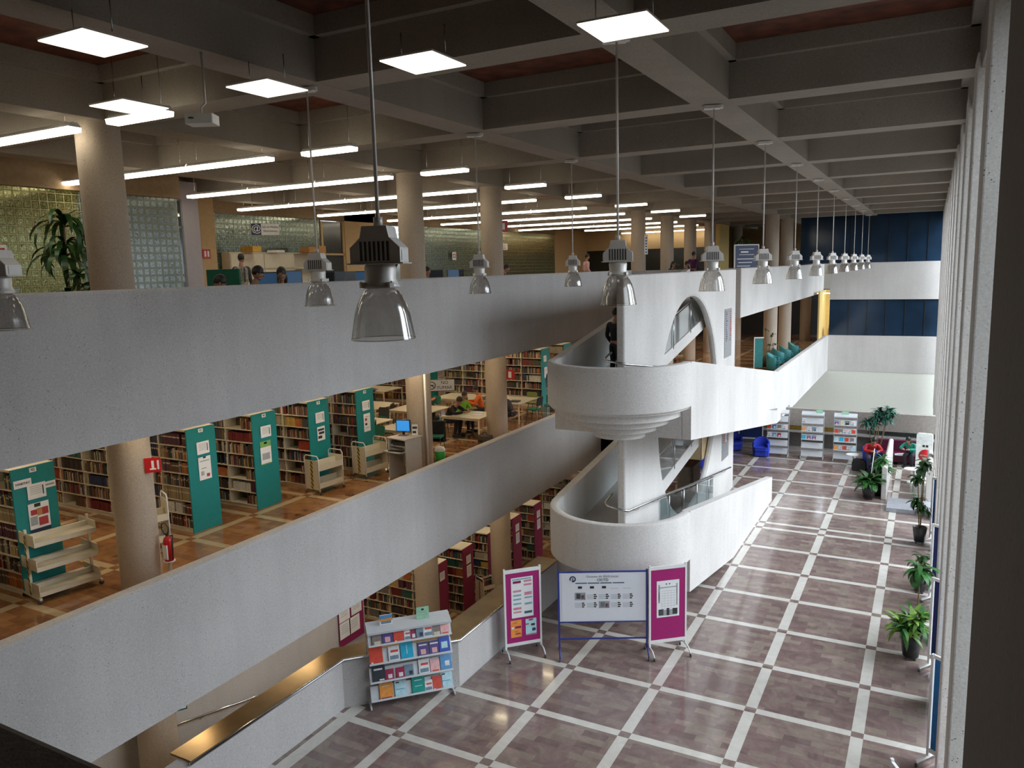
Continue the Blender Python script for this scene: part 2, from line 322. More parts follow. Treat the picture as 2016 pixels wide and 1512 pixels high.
# upper
d = MB(); drum(d, 6.03, 5.0, CONC_W); o = struct('wall_drum_upper', d, 'rounded concrete balustrade of the upper ramp landing'); b = o.modifiers.new('n', 'EDGE_SPLIT'); b.split_angle = math.radians(35)
lb = MB()
for i, r in enumerate((1.41, 1.14, .86, .60)): halfdisc(lb, r, 4.80-.175*i, 5.02-.175*i, CONC_W)
halfdisc(lb, RR-.05, 4.99, 5.06, CONC_W); lb.box(-RR+TH+.005, RR-TH-.01, YC, YC+.3, 4.28, 5.04, CONC_W)
struct('floor_landing_upper', lb, 'stepped half-round corbels under the upper landing')
d = MB(); sloped_wall(d, RR, YC, .85, 20.7, 6.03, 3.73, 4.28, 1.6, TH, CONC_W); struct('wall_ramp_upper_right', d)
struct('wall_ramp_upper_left', MB().prism([(4.7, 4.28), (15.8, 6.0), (15.8, 7.97), (4.7, 6.03)], -RR, -RR+TH, CONC_W, axis='x'))
struct('floor_ramp_upper', MB().prism([(4.7, 4.55), (20.7, 2.25), (20.7, 2.7), (4.7, 4.95)], .1, 1.0, CONC_W, axis='x').prism([(4.7, 4.6), (15.8, 6.55), (15.8, 6.9), (4.7, 4.95)], -RR+TH, -.22, CONC_W, axis='x'))
# central spine wall with the round opening
cyc, czc, cr = 10.45, 4.0, 3.13; y0, y1, z0, z1 = 4.75, 16.15, 0, 7.92
pts = []; N = 64
for i in range(N):
    a = 2*PI*i/N; pts.append((cyc+cr*math.cos(a), czc+cr*1.02*math.sin(a)))
sp = MB(); vs = []; fs = []
def outer(a):
    dx, dz = math.cos(a), math.sin(a); t = 1e9
    if dx > 1e-9: t = min(t, (y1-cyc)/dx)
    if dx < -1e-9: t = min(t, (y0-cyc)/dx)
    if dz > 1e-9: t = min(t, (z1-czc)/dz)
    if dz < -1e-9: t = min(t, (z0-czc)/dz)
    return cyc+dx*t, czc+dz*t
ang = sorted([2*PI*i/N for i in range(N)]+[math.atan2(z-czc, y-cyc) % (2*PI) for y in (y0, y1) for z in (z0, z1)])
K = len(ang); rb = .09
for a in ang:
    oy, oz = outer(a); ey = lambda r: (cyc+r*math.cos(a), czc+r*1.02*math.sin(a))
    for X, rad in ((.1, None), (.1, cr+rb), (.1-rb*.3, cr+rb*.3), (0, cr), (-.1, cr), (-.1, None)):
        p = (oy, oz) if rad is None else ey(rad); vs.append((X, p[0], p[1]))
for i in range(K):
    j = (i+1) % K
    for k in range(6): fs.append((i*6+k, j*6+k, j*6+(k+1) % 6, i*6+(k+1) % 6))
sp.add(vs, fs, CONC_W); o = struct('wall_spine', sp, 'tall central concrete wall with a round opening between the ramps')
b = o.modifiers.new('bevel', 'BEVEL'); b.width = .05; b.segments = 3; b.limit_method = 'ANGLE'; b.angle_limit = math.radians(60)
# columns
def column(x, y, z0, z1, r, label=None):
    m = MB().cyl((0, 0, 0), r, z1-z0, CONC_C, 32); o = m.build('column', loc=(x, y, z0)); tag(o, label, 'column', None, 'structure'); return o
for i, y in enumerate((-3.45, 5.25, 9.55, 23.4, 27.9, 32.3, 36.8, 44.5)):
    column(-6, y, L3, CB+.3, .34); column(-6, y, L2, L3-.8, .34)
    if y < 12: column(-6, y, L1, L2-.8, .34)
for y in (32.2, 37.0, 45.7): column(-1.5, y, L2, L3-.8, .36); column(-1.5, y, L3, CB+.3, .36)
# ------------------------------------------------------------------ shared materials for the fittings
def glassy(name, tint, lo=.08, hi=.75, stripes=0, rough=.03):
    m = bpy.data.materials.new(name); m.use_nodes = True; n = m.node_tree; n.nodes.clear()
    o = n.nodes.new('ShaderNodeOutputMaterial'); t = n.nodes.new('ShaderNodeBsdfTransparent'); g = n.nodes.new('ShaderNodeBsdfGlossy'); g.inputs['Roughness'].default_value = rough
    lw = n.nodes.new('ShaderNodeLayerWeight'); lw.inputs['Blend'].default_value = .35; mx = n.nodes.new('ShaderNodeMixShader')
    nz = n.nodes.new('ShaderNodeTexNoise'); nz.inputs['Scale'].default_value = 6
    r = ramp(n, nz.outputs['Fac'], [(.3, [c*.93 for c in tint]), (.7, tint)]); n.links.new(r.outputs[0], t.inputs[0])
    f = mth(n, 'ADD', mth(n, 'MULTIPLY', lw.outputs['Facing'], hi-lo), lo); n.links.new(f, mx.inputs[0]); n.links.new(t.outputs[0], mx.inputs[1]); n.links.new(g.outputs[0], mx.inputs[2]); n.links.new(mx.outputs[0], o.inputs[0])
    return m
GLASS_SH = glassy('ribbed_clear_glass', (.76, .74, .71), .10, .62, rough=.12)
GLASS_P = glassy('clear_glass_pane', (.86, .92, .93), .05, .5)
GREYM = P('grey_cast_metal', (.74, .72, .69), .45, .2, var=.06)
def emis(name, col, s, ridge=0):
    m, n, b = _nt(name); tc = n.nodes.new('ShaderNodeTexCoord'); b.inputs['Base Color'].default_value = (.8, .8, .8, 1) if s > 1.5 else (.05, .08, .12, 1); b.inputs['Emission Strength'].default_value = s
    t = tex(n, 'ShaderNodeTexWave', ridge or 4, Distortion=0 if ridge else 1); n.links.new(tc.outputs['Object'], t.inputs['Vector'])
    r = ramp(n, t.outputs['Fac'], [(0, [c*(.82 if ridge else .95) for c in col]), (1, col)]); n.links.new(r.outputs[0], b.inputs['Emission Color']); return m
TUBE = emis('warm_fluorescent_diffuser', (1, .90, .70), STRIPE); REFL = emis('reflected_diffuser_glow', (1, .90, .74), 2.0, 40); ROOMT = emis('added_room_tube', (1, .82, .55), LROOM)
# ------------------------------------------------------------------ pendant lamps
def pendant(name, label):
    t = thing(name, label, 'pendant lamp', group='pendant lamps over the atrium')
    MB().tube([(0, 0, .74), (0, 0, 2.93)], .014, GREYM, 8).tube([(0, 0, .74), (0, 0, .80)], .03, GREYM, 10).build('rod', t)
    MB().box(-.16, .10, -.07, .07, 2.92, 2.975, GREYM).cyl((.09, 0, 2.93), .06, .05, WHITEM, 14).build('ceiling_mount', t, bevel=.006)
    h = MB(); pr = [(-.17, .50), (.17, .50), (.17, .60), (.10, .665), (.085, .74), (-.085, .74), (-.10, .665), (-.17, .60)]
    h.prism(pr, -.10, .10, GREYM, axis='y'); h.box(-.19, .19, -.11, .11, .493, .503, GREYM); h.build('driver_housing', t, bevel=.006)
    v = MB()
    for i in range(7): v.box(-.10+i*.03, -.085+i*.03, -.104, -.10, .515, .64, DARK)
    v.build('vent', t)
    for s in (-1, 1): MB().box(s*.172-.002, s*.172+.002, -.07, .07, .515, .585, WHITEM).build('end_plate', t)
    k = MB(); k.lathe([(0, .50), (.095, .50), (.105, .47), (.10, .40), (.115, .36), (.125, .345), (.10, .335), (0, .335)], GREYM, 20)
    k.build('lamp_socket', t)
    for i in range(4):
        cl = MB(); a = PI/4+i*PI/2; cl.tbox((.125*math.cos(a), .125*math.sin(a), .36), (.05, .03, .035), GREYM, Matrix.Rotation(a, 4, 'Z')); cl.tube([(.12*math.cos(a), .12*math.sin(a), .34), (.15*math.cos(a), .15*math.sin(a), .38)], .008, WHITEM, 6); cl.build('clip', t)
    g = MB(); pf = [(.085, .335), (.11, .32), (.135, .285), (.16, .235), (.18, .17), (.195, .09), (.207, .02), (.212, 0)]
    g.lathe(pf, GLASS_SH, 96, flute=.012); gs = g.build('glass_shade', t)
    MB().tube([(.212*math.cos(2*PI*i/40), .212*math.sin(2*PI*i/40), 0) for i in range(41)], .004, GLASS_SH, 6, False).build('shade_rim', gs)
    return t
PEN = pendant('pendant_lamp', 'largest pendant lamp with a ribbed glass bell, hanging nearest the camera'); PEN.location = (2.94, -7.72, 7.665); PEN.rotation_euler.z = .35
names = ['second', 'third', 'fourth', 'fifth', 'sixth', 'seventh', 'eighth', 'ninth', 'tenth', 'eleventh']
for k in range(10):
    dup(PEN, (2.94, -3.25+4.43*k, 7.665), .35+.02*k, f'pendant lamp with a ribbed glass bell, {names[k]} along the long right-hand row')
for k, (y, l) in enumerate(((-7.72, 'pendant lamp cut off by the left edge of the photo, first of the left-hand row'), (-3.4, 'pendant lamp hanging left of the nearest lamp, second of the left-hand row'), (1.1, 'small pendant lamp in front of the upper parapet, third of the left-hand row'), (5.55, 'farthest pendant lamp of the left-hand row, beside the spine wall'))):
    dup(PEN, (-1.5, y, 7.665), .35, l)
# ------------------------------------------------------------------ fluorescent fixtures of the top gallery
def strip(label, L=2.4):
    t = thing('fluorescent_fixture', label, 'ceiling light', group='fluorescent fixtures of the top gallery'); h = L/2
    MB().prism([(-.10, .0), (.10, .0), (.045, .07), (-.045, .07)], -h, h, WHITEM, axis='x').build('housing', t)
    MB().prism([(-.10, -.07), (.10, -.07), (.115, .0), (-.115, .0)], -h+.02, h-.02, TUBE, axis='x').build('diffuser', t)
    r = MB()
    for s in (-.8, .8): r.tube([(s*h, 0, .07), (s*h, 0, 1.0)], .006, STEEL, 6)
    r.build('hanger', t); return t
ordn = ['first', 'second', 'third', 'fourth', 'fifth', 'sixth', 'seventh', 'eighth', 'ninth', 'tenth', 'eleventh', 'twelfth', 'thirteenth', 'fourteenth', 'fifteenth']
ST0 = None; row = 0
for y, x1, nn in ((-8.3, -5.65, 2), (-4.05, -5.65, 2), (.05, -5.65, 3), (4.1, -5.7, 3), (8.3, -5.8, 4), (12.5, -5.9, 4), (17.2, -6.0, 4), (21.6, -6.0, 4), (26, -6.2, 4), (30.4, -6.2, 4), (34.8, -6.2, 3), (41, -6, 3)):
    for i in range(nn+1):
        short = i == nn
        if short and row > 8: continue
        x = -4.15 if short else x1-1.21-2.44*i
        lab = f'single warm fluorescent fixture near the parapet, in the {ordn[row]} row from the camera' if short else f'long warm fluorescent fixture in the {ordn[row]} row from the camera, {ordn[i]} from the parapet'
        if ST0 is None: ST0 = strip(lab); o = ST0
        else: o = dup(ST0, (0, 0, 0), 0, lab)
        o.location = (x, y, 10.47)
        if short: o.scale.x = .52
    row += 1
def reflected_panel(label):  # glowing panels standing in for window reflections of lights behind the camera
    t = thing('reflected_light_panel', label, 'ceiling light', group='reflections of square ceiling lights'); MB().box(-.335, .335, -.335, .335, .012, .03, GREYM).build('frame', t); MB().box(-.33, .33, -.33, .33, 0, .012, REFL).build('diffuser', t)
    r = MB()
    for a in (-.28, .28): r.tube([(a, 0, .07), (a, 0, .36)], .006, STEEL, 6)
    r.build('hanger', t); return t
tq = ((-.88, -6.95, 'reflected square light panel nearest the top left corner of the photo'), (-.90, -4.74, 'reflected square light panel left of the second left-hand pendant lamp'), (1.28, -4.65, 'reflected square light panel just right of the nearest pendant rod'), (3.53, -4.64, 'bright reflected square light panel in front of the long right-hand beam'), (-3.07, -5.0, 'small reflected square light panel partly behind a fluorescent fixture near the first column'))
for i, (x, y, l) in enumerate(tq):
    T0 = reflected_panel(l) if i == 0 else T0
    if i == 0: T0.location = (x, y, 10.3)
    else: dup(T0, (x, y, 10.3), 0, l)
pj = thing('ceiling_projector', 'pale projector hanging from the ceiling above the first column', 'projector', (-1.35, -5.35, 9.85), .5)
MB().rbox(-.16, .16, -.12, .12, 0, .11, WHITEM, .02).build('casing', pj); MB().tube([(0, 0, .11), (0, 0, .2), (.05, 0, .24), (.05, 0, .8)], .015, GREYM).build('bracket', pj); MB().cyl((-.08, -.125, .055), .03, .01, BLACK).build('lens', pj)
# ------------------------------------------------------------------ back of the top gallery: glass block walls, windows
def blocks(name, tint, mort, gl):
    m = bpy.data.materials.new(name); m.use_nodes = True; n = m.node_tree; n.nodes.clear(); o = n.nodes.new('ShaderNodeOutputMaterial')
    p = pos(n); s = n.nodes.new('ShaderNodeSeparateXYZ'); n.links.new(p, s.inputs[0])
    def edge(v): return mth(n, 'MULTIPLY', mth(n, 'ABSOLUTE', mth(n, 'SUBTRACT', mth(n, 'FRACT', mth(n, 'DIVIDE', v, .2)), .5)), 2)
    e = mth(n, 'MAXIMUM', edge(s.outputs[1]), edge(s.outputs[2])); mo = mth(n, 'GREATER_THAN', e, .90); rim = mth(n, 'GREATER_THAN', e, .66)
    t = tex(n, 'ShaderNodeTexNoise', 16, Detail=5, Distortion=2.5); n.links.new(p, t.inputs['Vector'])
    c = ramp(n, t.outputs['Fac'], [(.34, [x*.15 for x in tint]), (.46, [x*.7 for x in tint]), (.56, tint), (.68, (1, 1, 1))]).outputs[0]
    c = mixc(n, mth(n, 'MULTIPLY', rim, .6), c, [x*.3 for x in tint])
    d = n.nodes.new('ShaderNodeBsdfDiffuse'); d.inputs[0].default_value = (*mort, 1); tr = n.nodes.new('ShaderNodeBsdfTranslucent'); n.links.new(c, tr.inputs[0])
    g = n.nodes.new('ShaderNodeBsdfGlossy'); g.inputs['Roughness'].default_value = .15; n.links.new(c, g.inputs[0])
    u = n.nodes.new('ShaderNodeBump'); u.inputs['Strength'].default_value = .9; n.links.new(t.outputs['Fac'], u.inputs['Height']); n.links.new(u.outputs[0], g.inputs['Normal'])
    a = n.nodes.new('ShaderNodeMixShader'); a.inputs[0].default_value = gl; n.links.new(tr.outputs[0], a.inputs[1]); n.links.new(g.outputs[0], a.inputs[2])
    b = n.nodes.new('ShaderNodeMixShader'); n.links.new(mo, b.inputs[0]); n.links.new(a.outputs[0], b.inputs[1]); n.links.new(d.outputs[0], b.inputs[2]); n.links.new(b.outputs[0], o.inputs[0]); return m
GB1 = blocks('yellow_green_glass_block', (.60, .60, .27), (.45, .40, .22), .2); GB2 = blocks('clear_glass_block', (.90, 1, 1), (.40, .42, .30), .05)
GB3 = blocks('grey_green_glass_block', (.34, .40, .33), (.34, .36, .26), .4); GB4 = blocks('warm_glass_block', (.42, .40, .22), (.42, .38, .24), .5)
FRAME = P('grey_window_frame', (.22, .22, .22), .5, .3); BEIGE = P('beige_plaster', (.52, .37, .20), .85, var=.05); SOFF = P('brown_fascia', (.30, .21, .12), .8)
def gbw(name, x, y0, y1, mat, zt=10.3, sx=0): return struct(name, MB().box(x-.1, x, y0, y1, L3, zt, mat))
gbw('wall_glass_block_near', -12.5, -14, .35, GB1); gbw('wall_glass_block_bright', -12.5, .35, 3.25, GB2)
struct('wall_pier_beige', MB().box(-14.2, -13.6, 4.2, 4.9, L3, CB+.3, P('lilac_plaster', (.42, .40, .45), .8, var=.04)).box(-15.6, -14.2, 5.2, 6.0, L3, CB+.3, BEIGE).box(-17, -16, 6.6, 7.3, L3, CB+.3, BEIGE))
gbw('wall_glass_block_grey', -16.2, 7.3, 13.2, GB3, 10.35); gbw('wall_glass_block_far', -16.2, 20.6, 26.4, GB3, 10.35); gbw('wall_glass_block_warm', -16.2, 26.6, 36.0, GB4, 10.35)
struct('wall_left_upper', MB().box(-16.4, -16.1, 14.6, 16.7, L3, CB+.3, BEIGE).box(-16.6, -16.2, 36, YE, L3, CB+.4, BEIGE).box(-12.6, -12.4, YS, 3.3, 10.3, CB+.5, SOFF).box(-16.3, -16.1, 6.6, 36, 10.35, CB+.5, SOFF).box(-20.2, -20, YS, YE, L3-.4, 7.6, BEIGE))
def window(name, x, y0, y1, z0, z1, n, zs=()):
    o = struct(name, MB().box(x-.05, x-.03, y0, y1, z0, z1, GLASS_P)); f = MB()
    for i in range(n+1): y = y0+(y1-y0)*i/n; f.box(x-.08, x, y-.03, y+.03, z0, z1, FRAME)
    for z in (z0, z1)+tuple(zs): f.box(x-.08, x, y0, y1, z-.03, z+.03, FRAME)
    f.build('window_frame', o); return o
window('window_2', -13.5, 3.25, 4.2, L3, 10.4, 1, (8.2, 9.6)); window('window_3', -16.2, 16.7, 20.5, L3, 10.3, 3, (9.3,))
dr = tag(MB().box(-16.3, -16.2, 13.2, 14.6, L3, 10.3, P('dark_door_glass', (.05, .05, .045), .15)).build('door_1'), None, kind='structure')
m = MB()
for y in (13.22, 14.55): m.box(-16.2, -16.14, y-.04, y+.04, L3, 10.3, BEIGE)
m.box(-16.2, -16.14, 13.2, 14.6, 8.9, 8.98, BEIGE); m.build('door_frame', dr)
struct('wall_partition_ochre', MB().box(-6.6, -5.9, 39, 41.5, L3, CB, PLASTY).box(-20, -6.6, 41.5, 41.7, 9.3, CB, BEIGE).box(-20, -6.6, 41.6, 41.75, L3, 9.3, P('dark_glazing', (.02, .022, .02), .2)))
# tall window with blind far along the gallery
wb = struct('window_4', MB().box(-12.0, -9.2, 33.0, 33.03, 8.3, 12, GLASS_P)) if False else None
# ------------------------------------------------------------------ signs
def sign(name, label, cat, loc, rz, w, h, base, parts=(), texts=(), t=.02, group=None):
    r = thing(name, label, cat, loc, rz, group); pn = MB().box(-w/2, w/2, 0, t, -h/2, h/2, base).build('panel', r)
    if parts:
        m = MB()
        for x0, x1, z0, z1, mt in parts: m.box(x0, x1, -.003, 0, z0, z1, mt)
        m.build('printed_marks', pn)
    for txt, sz, mt, x, z in texts: textmesh(txt, sz, mt, (x, -.006, z), UP, pn)
    return r
RED = P('sign_red', (.50, .015, .02), .4); GREEN = P('exit_green', (.0, .11, .09), .45); NAVY = P('navy_ink', (.015, .03, .09), .5); INK = P('black_ink', (.02, .02, .022), .6); GREYI = P('grey_ink', (.35, .38, .40), .6)
RX = PI/2     # faces +X
sg = sign('hanging_sign', 'white and navy hanging sign with an at symbol, in front of the glass blocks', 'sign', (-12, 6.0, 9.53), RX-.5, .86, .34, PAPER, [(-.43, -.13, -.17, .17, NAVY)], [('@', .30, PAPER, -.28, .02), ('Sala de Medios', .085, NAVY, .15, .07), ('Electrónicos', .085, NAVY, .15, -.05)])
for x in (-.35, .35): MB().tube([(x, .01, .17), (x, .01, 1.3)], .004, STEEL, 6).build('hanging_wire', sg)
sg = sign('hanging_sign', 'small pale hanging sign in front of the warm glass-block wall', 'sign', (-14.5, 25.6, 9.35), RX-.4, .8, .34, PAPER, [(-.4, -.26, -.17, .17, NAVY)], [('Sala de', .1, RED, .1, .06), ('Consulta', .1, RED, .1, -.07)])
for x in (-.35, .35): MB().tube([(x, .01, .17), (x, .01, 1.5)], .004, STEEL, 6).build('hanging_wire', sg)
sign('fire_equipment_sign', 'small red square sign on the beige pier of the top gallery', 'sign', (-14.15, 5.55, 8.85), RX, .3, .28, RED, [(-.09, -.02, -.09, .09, PAPER), (.03, .1, -.09, .09, PAPER)])
sign('fire_equipment_sign', 'red sign beside the far column above the chairs on the top gallery', 'sign', (-5.72, 9.80, 9.45), RX-.6, .32, .36, RED, [(-.05, .05, -.1, .1, PAPER)])
sign('no_smoking_sign', 'white no smoking sign on the far grey glass-block wall', 'sign', (-16.05, 23.2, 8.9), RX, .36, .42, PAPER, [(-.1, .1, -.1, -.06, RED), (-.1, .1, .06, .1, RED), (-.12, -.08, -.1, .1, RED), (.08, .12, -.1, .1, RED)])
sign('no_smoking_sign', 'white no smoking sign at the left edge on the yellow-green glass blocks', 'sign', (-12.3, -1.75, 8.78), RX, .34, .34, PAPER, [(-.1, .1, -.1, -.06, RED), (-.1, .1, .06, .1, RED), (-.12, -.08, -.1, .1, RED), (.08, .12, -.1, .1, RED)])
sign('vertical_banner', 'narrow white vertical sign on a column of the top gallery', 'sign', (-5.62, 23.4, 9.1), RX-.45, .22, .9, PAPER, [(-.05, .05, -.38+.13*i, -.32+.13*i, NAVY) for i in range(6)])
bb = sign('poster_board', 'dark blue board covered with white handwriting, near the end of the upper parapet', 'board', (-1.35, 24.9, 8.0), RX-.75, 1.25, 1.9, NAVY, [(-.5+.07*(i % 2), .4-.1*(i % 3), .3-.16*i, .33-.16*i, PAPER) for i in range(6)]+[(-.4, .4, .5, .52, PAPER), (-.4, .4, .75, .77, PAPER), (-.3, .1, .6, .66, PAPER)])
fr = MB()
for x in (-.64, .64): fr.box(x-.02, x+.02, -.02, .04, -1.1, .97, WHITEM)
fr.box(-.64, .64, -.02, .04, .93, .97, WHITEM).build('frame', bb)
# ------------------------------------------------------------------ plants
LEAFD = P('dark_green_leaf', (.018, .075, .012), .4, var=.5, scale=3); LEAFM = P('mid_green_leaf', (.035, .14, .03), .42, var=.5, scale=3); LEAFV = P('yellow_green_leaf', (.16, .30, .05), .42, var=.5, scale=5); LEAFB = P('blue_green_leaf', (.02, .10, .065), .5, var=.5, scale=3)
SOIL = P('potting_soil', (.03, .02, .012), .95); BARK = P('pale_stem', (.20, .14, .07), .8); POTB = P('black_pot', (.02, .02, .022), .45)
def leaf(m, base, az, L, W, up, droop, mat, n=6):
    d = Vector((math.cos(az), math.sin(az), 0)); s = Vector((-d.y, d.x, 0)); p = Vector(base); e = up; vs = []
    for i in range(n+1):
        t = i/n; wd = W*math.sin(PI*min(1, .12+.88*t))**.7*.5 if i < n else .001
        vs += [tuple(p-s*wd), tuple(p+s*wd)]
        p = p+(d*math.cos(e)+Vector((0, 0, 1))*math.sin(e))*(L/n); e -= droop/n
    m.add(vs, [(2*i, 2*i+1, 2*i+3, 2*i+2) for i in range(n)], mat, True)
def plant(name, label, loc, heads, mat, L, W, nl, pot=(.17, .13, .3), up=(0, 1.2), droop=2.2, seed=1, mat2=None, cast=True, group=None, potm=POTB, potshape=None):
    q = random.Random(seed); t = thing(name, label, 'plant', loc, 0, group); z0 = .06 if cast else 0; r1, r0, h = pot
    MB().lathe([(0, z0), (r0, z0), (r1, z0+h), (r1-.02, z0+h), (r1-.03, z0+h-.04), (0, z0+h-.04)], potm, 22).build('pot', t)
    MB().cyl((0, 0, z0+h-.05), r1-.03, .015, SOIL).build('soil', t)
    if cast:
        m = MB()
        for i in range(4): a = PI/4+i*PI/2; m.ball((r0*.8*math.cos(a), r0*.8*math.sin(a), .03), .03, DARK, 8)
        m.build('caster', t)
    st = MB(); fo = MB()
    for (hx, hy, hz) in heads:
        st.tube([(hx*.2, hy*.2, z0+h-.06), (hx*.6, hy*.6, lerp(z0+h, hz, .5)), (hx, hy, hz)], .014, BARK, 7)
        for i in range(nl): leaf(fo, (hx, hy, hz-q.uniform(0, .12)), i*2.4+q.uniform(-.3, .3), L*q.uniform(.65, 1.1), W, q.uniform(*up), droop*q.uniform(.7, 1.2), mat2 if mat2 and q.random() < .4 else mat)
    st.build('stem', t); fo.build('foliage', t); return t
plant('dracaena_plant', 'tall dracaena with long drooping leaves left of the first column', (-8.0, -2.95, L3), [(.05, 0, 2.3), (-.12, .1, 1.95), (.1, -.1, 1.7)], LEAFD, .95, .10, 20, (.2, .16, .35), (-.2, 1.1), 2.6, 3, cast=False)
plant('leafy_plant', 'low bushy plant at the foot of the dracaena by the first column', (-7.3, -3.2, L3), [(0, 0, 1.35), (.1, .1, 1.05), (-.2, -.1, 1.0), (.25, .1, 1.2)], LEAFD, .35, .12, 14, (.2, .16, .35), (0, 1.2), 1.8, 4, cast=False)
plant('dracaena_plant', 'drooping dracaena behind the monitors before the far glass-block wall', (-11.5, 13.0, L3), [(0, 0, 2.2), (.1, .1, 1.9)], LEAFD, .8, .1, 18, (.2, .16, .35), (-.2, 1.1), 2.6, 5, cast=False)
plant('trailing_plant', 'wide trailing plant left of the far dracaena on the top gallery', (-12.0, 12.0, L3), [(0, 0, 1.75), (.35, .3, 1.7), (-.35, -.3, 1.7)], LEAFD, .5, .14, 16, (.25, .2, .5), (-.2, .8), 2.2, 6, cast=False)
plant('palm_plant', 'tall leafless-looking palm near the blackboard at the end of the gallery', (-2.6, 30.0, L3), [(0, 0, 2.5)], LEAFD, .9, .08, 16, (.2, .16, .35), (-.1, 1.0), 2.2, 8, cast=False)
plant('sprig_plant', 'small sprig of leaves showing over the parapet before the ochre partition', (-3.4, 20.5, L3), [(0, 0, 1.22)], LEAFD, .3, .05, 7, (.15, .12, .3), (0, 1.2), 1.5, 9, cast=False)
# ------------------------------------------------------------------ computer tables and monitors of the top gallery
SCRB = emis('blue_screen', (.03, .10, .22), .35); SCRD = P('dark_screen', (.02, .03, .04), .2); GRB = P('green_back', (.0, .13, .08), .5)
def monitor(label, loc, rz, front, back, w=.46, h=.36, cat='monitor', name='computer_monitor', group='monitors of the top gallery'):
    t = thing(name, label, cat, loc, rz, group); cs = MB().rbox(-w/2, w/2, 0, .05, .10, .10+h, back, .015, ax=1).build('casing', t); MB().box(-w/2+.02, w/2-.02, -.004, 0, .12, .08+h, front).build('screen', cs)
    MB().box(-.03, .03, .01, .05, .0, .12, BLACK).box(-.12, .12, -.06, .12, 0, .015, BLACK).build('stand', t); return t
def table(label, loc, rz, w, d, h=.73, top=None, leg=CREAMM, group=None, name='table'):
    t = thing(name, label, 'table', loc, rz, group); MB().box(-w/2, w/2, -d/2, d/2, h-.03, h, top or P('cream_laminate', (.62, .56, .42), .35, var=.04)).build('tabletop', t, bevel=.004)
    MB().box(-w/2+.03, w/2-.03, -d/2+.03, -d/2+.06, h-.09, h-.03, leg).build('apron', t); MB().box(-w/2+.03, w/2-.03, d/2-.06, d/2-.03, h-.09, h-.03, leg).build('apron', t)
    for sx in (-1, 1):
        for sy in (-1, 1): MB().box(sx*(w/2-.045)-.02, sx*(w/2-.045)+.02, sy*(d/2-.045)-.02, sy*(d/2-.045)+.02, 0, h-.03, leg).build('leg', t)
    return t
FAC = RX-.6
tb = ((-4.9, -1.5, 'first'), (-5.0, 1.2, 'second'), (-5.2, 3.3, 'third'), (-7.0, 8.2, 'fourth'))
for x, y, nme in tb: table(f'computer table hidden behind the upper parapet, {nme} from the left', (x, y, L3), RX, 2.2, .8, .78, group='computer tables on the top gallery')
monitor('green-backed monitor between the bent-over student and the capped head', (-4.9, -2.05, L3+.78), RX+1.9, SCRD, GRB, .62, .46)
monitor('blue-screened monitor right of the woman in the dark headscarf', (-4.95, -.35, L3+.78), FAC+.2, SCRB, DARK, .46, .42)
monitor('second blue monitor close behind the other blue screen', (-5.3, -.65, L3+.78), FAC-.2, SCRB, DARK, .42, .40)
for i, (x, y, s, l) in enumerate(((-4.9, .55, SCRD, 'dark monitor behind the second pendant lamp of the left row'), (-5.0, 1.05, SCRD, 'dark monitor turned edge-on left of the nearest lamp'), (-5.0, 1.5, SCRD, 'dark monitor left of the thin blue-edged one'), (-5.1, 1.95, SCRB, 'thin monitor with a bright blue edge left of the nearest lamp'), (-5.2, 2.5, SCRB, 'bright blue monitor just left of the nearest lamp'), (-5.2, 3.0, SCRD, 'dark monitor showing behind the nearest lamp'), (-6.9, 7.7, SCRD, 'dark monitor right of the second column'), (-6.8, 8.5, SCRB, 'pale blue monitor right of the second column'), (-6.9, 9.1, SCRD, 'wide dark monitor before the trailing plant'))):
    monitor(l, (x, y, L3+.78), FAC+.5*(i % 3)-.3, s, DARK, .42, .38)
cb = thing('storage_cabinet', 'long cream cabinet with flap doors and open shelves before the grey glass blocks', 'cabinet', (-15.4, 9.9, L3), RX)
W = 4.6; m = MB().box(-W/2, W/2, .42, .45, .1, 2.05, CREAMM).box(-W/2, W/2, 0, .45, 2.02, 2.06, CREAMM).box(-W/2, W/2, 0, .45, 1.45, 1.48, CREAMM).box(-W/2, W/2, 0, .45, .85, .88, CREAMM).box(-W/2, W/2, 0, .45, .05, .1, CREAMM)
for x in (-W/2, -.75, .8, W/2-.03): m.box(x, x+.03, 0, .45, 0, 2.02, CREAMM)
m.build('body', cb)
for i, (x0, x1) in enumerate(((-2.27, -.76), (-.71, .79))):
    for z0, z1 in ((1.49, 2.01), (.89, 1.44)): MB().box(x0, x1, -.02, 0, z0, z1, CREAMM).build('flap_door', cb, bevel=.006)
ORB = P('cardboard', (.45, .24, .09), .85); YEL = P('orange_yellow_box', (.62, .36, .05), .7)
tag(MB().box(-.3, .3, -.2, .2, 0, .2, YEL).build('storage_box', loc=(-15.2, 8.4, L3+2.06)), 'orange-yellow box on the left end of the long cabinet', 'box')['group'] = 'boxes on the cabinet'
for k, (y, h, mt, l) in enumerate(((11.3, .22, ORB, 'open cardboard box on the right of the long cabinet'), (11.85, .26, ORB, 'taller cardboard box on the right end of the long cabinet'), (9.6, .07, PAPER, 'flat white box in the middle of the long cabinet'))):
    tag(MB().box(-.24, .24, -.2, .2, 0, h, mt).box(-.22, .22, -.18, .18, h, h+.005, SOIL if k == 0 else mt).build('storage_box', loc=(-15.2, y, L3+2.06)), l, 'box')['group'] = 'boxes on the cabinet'
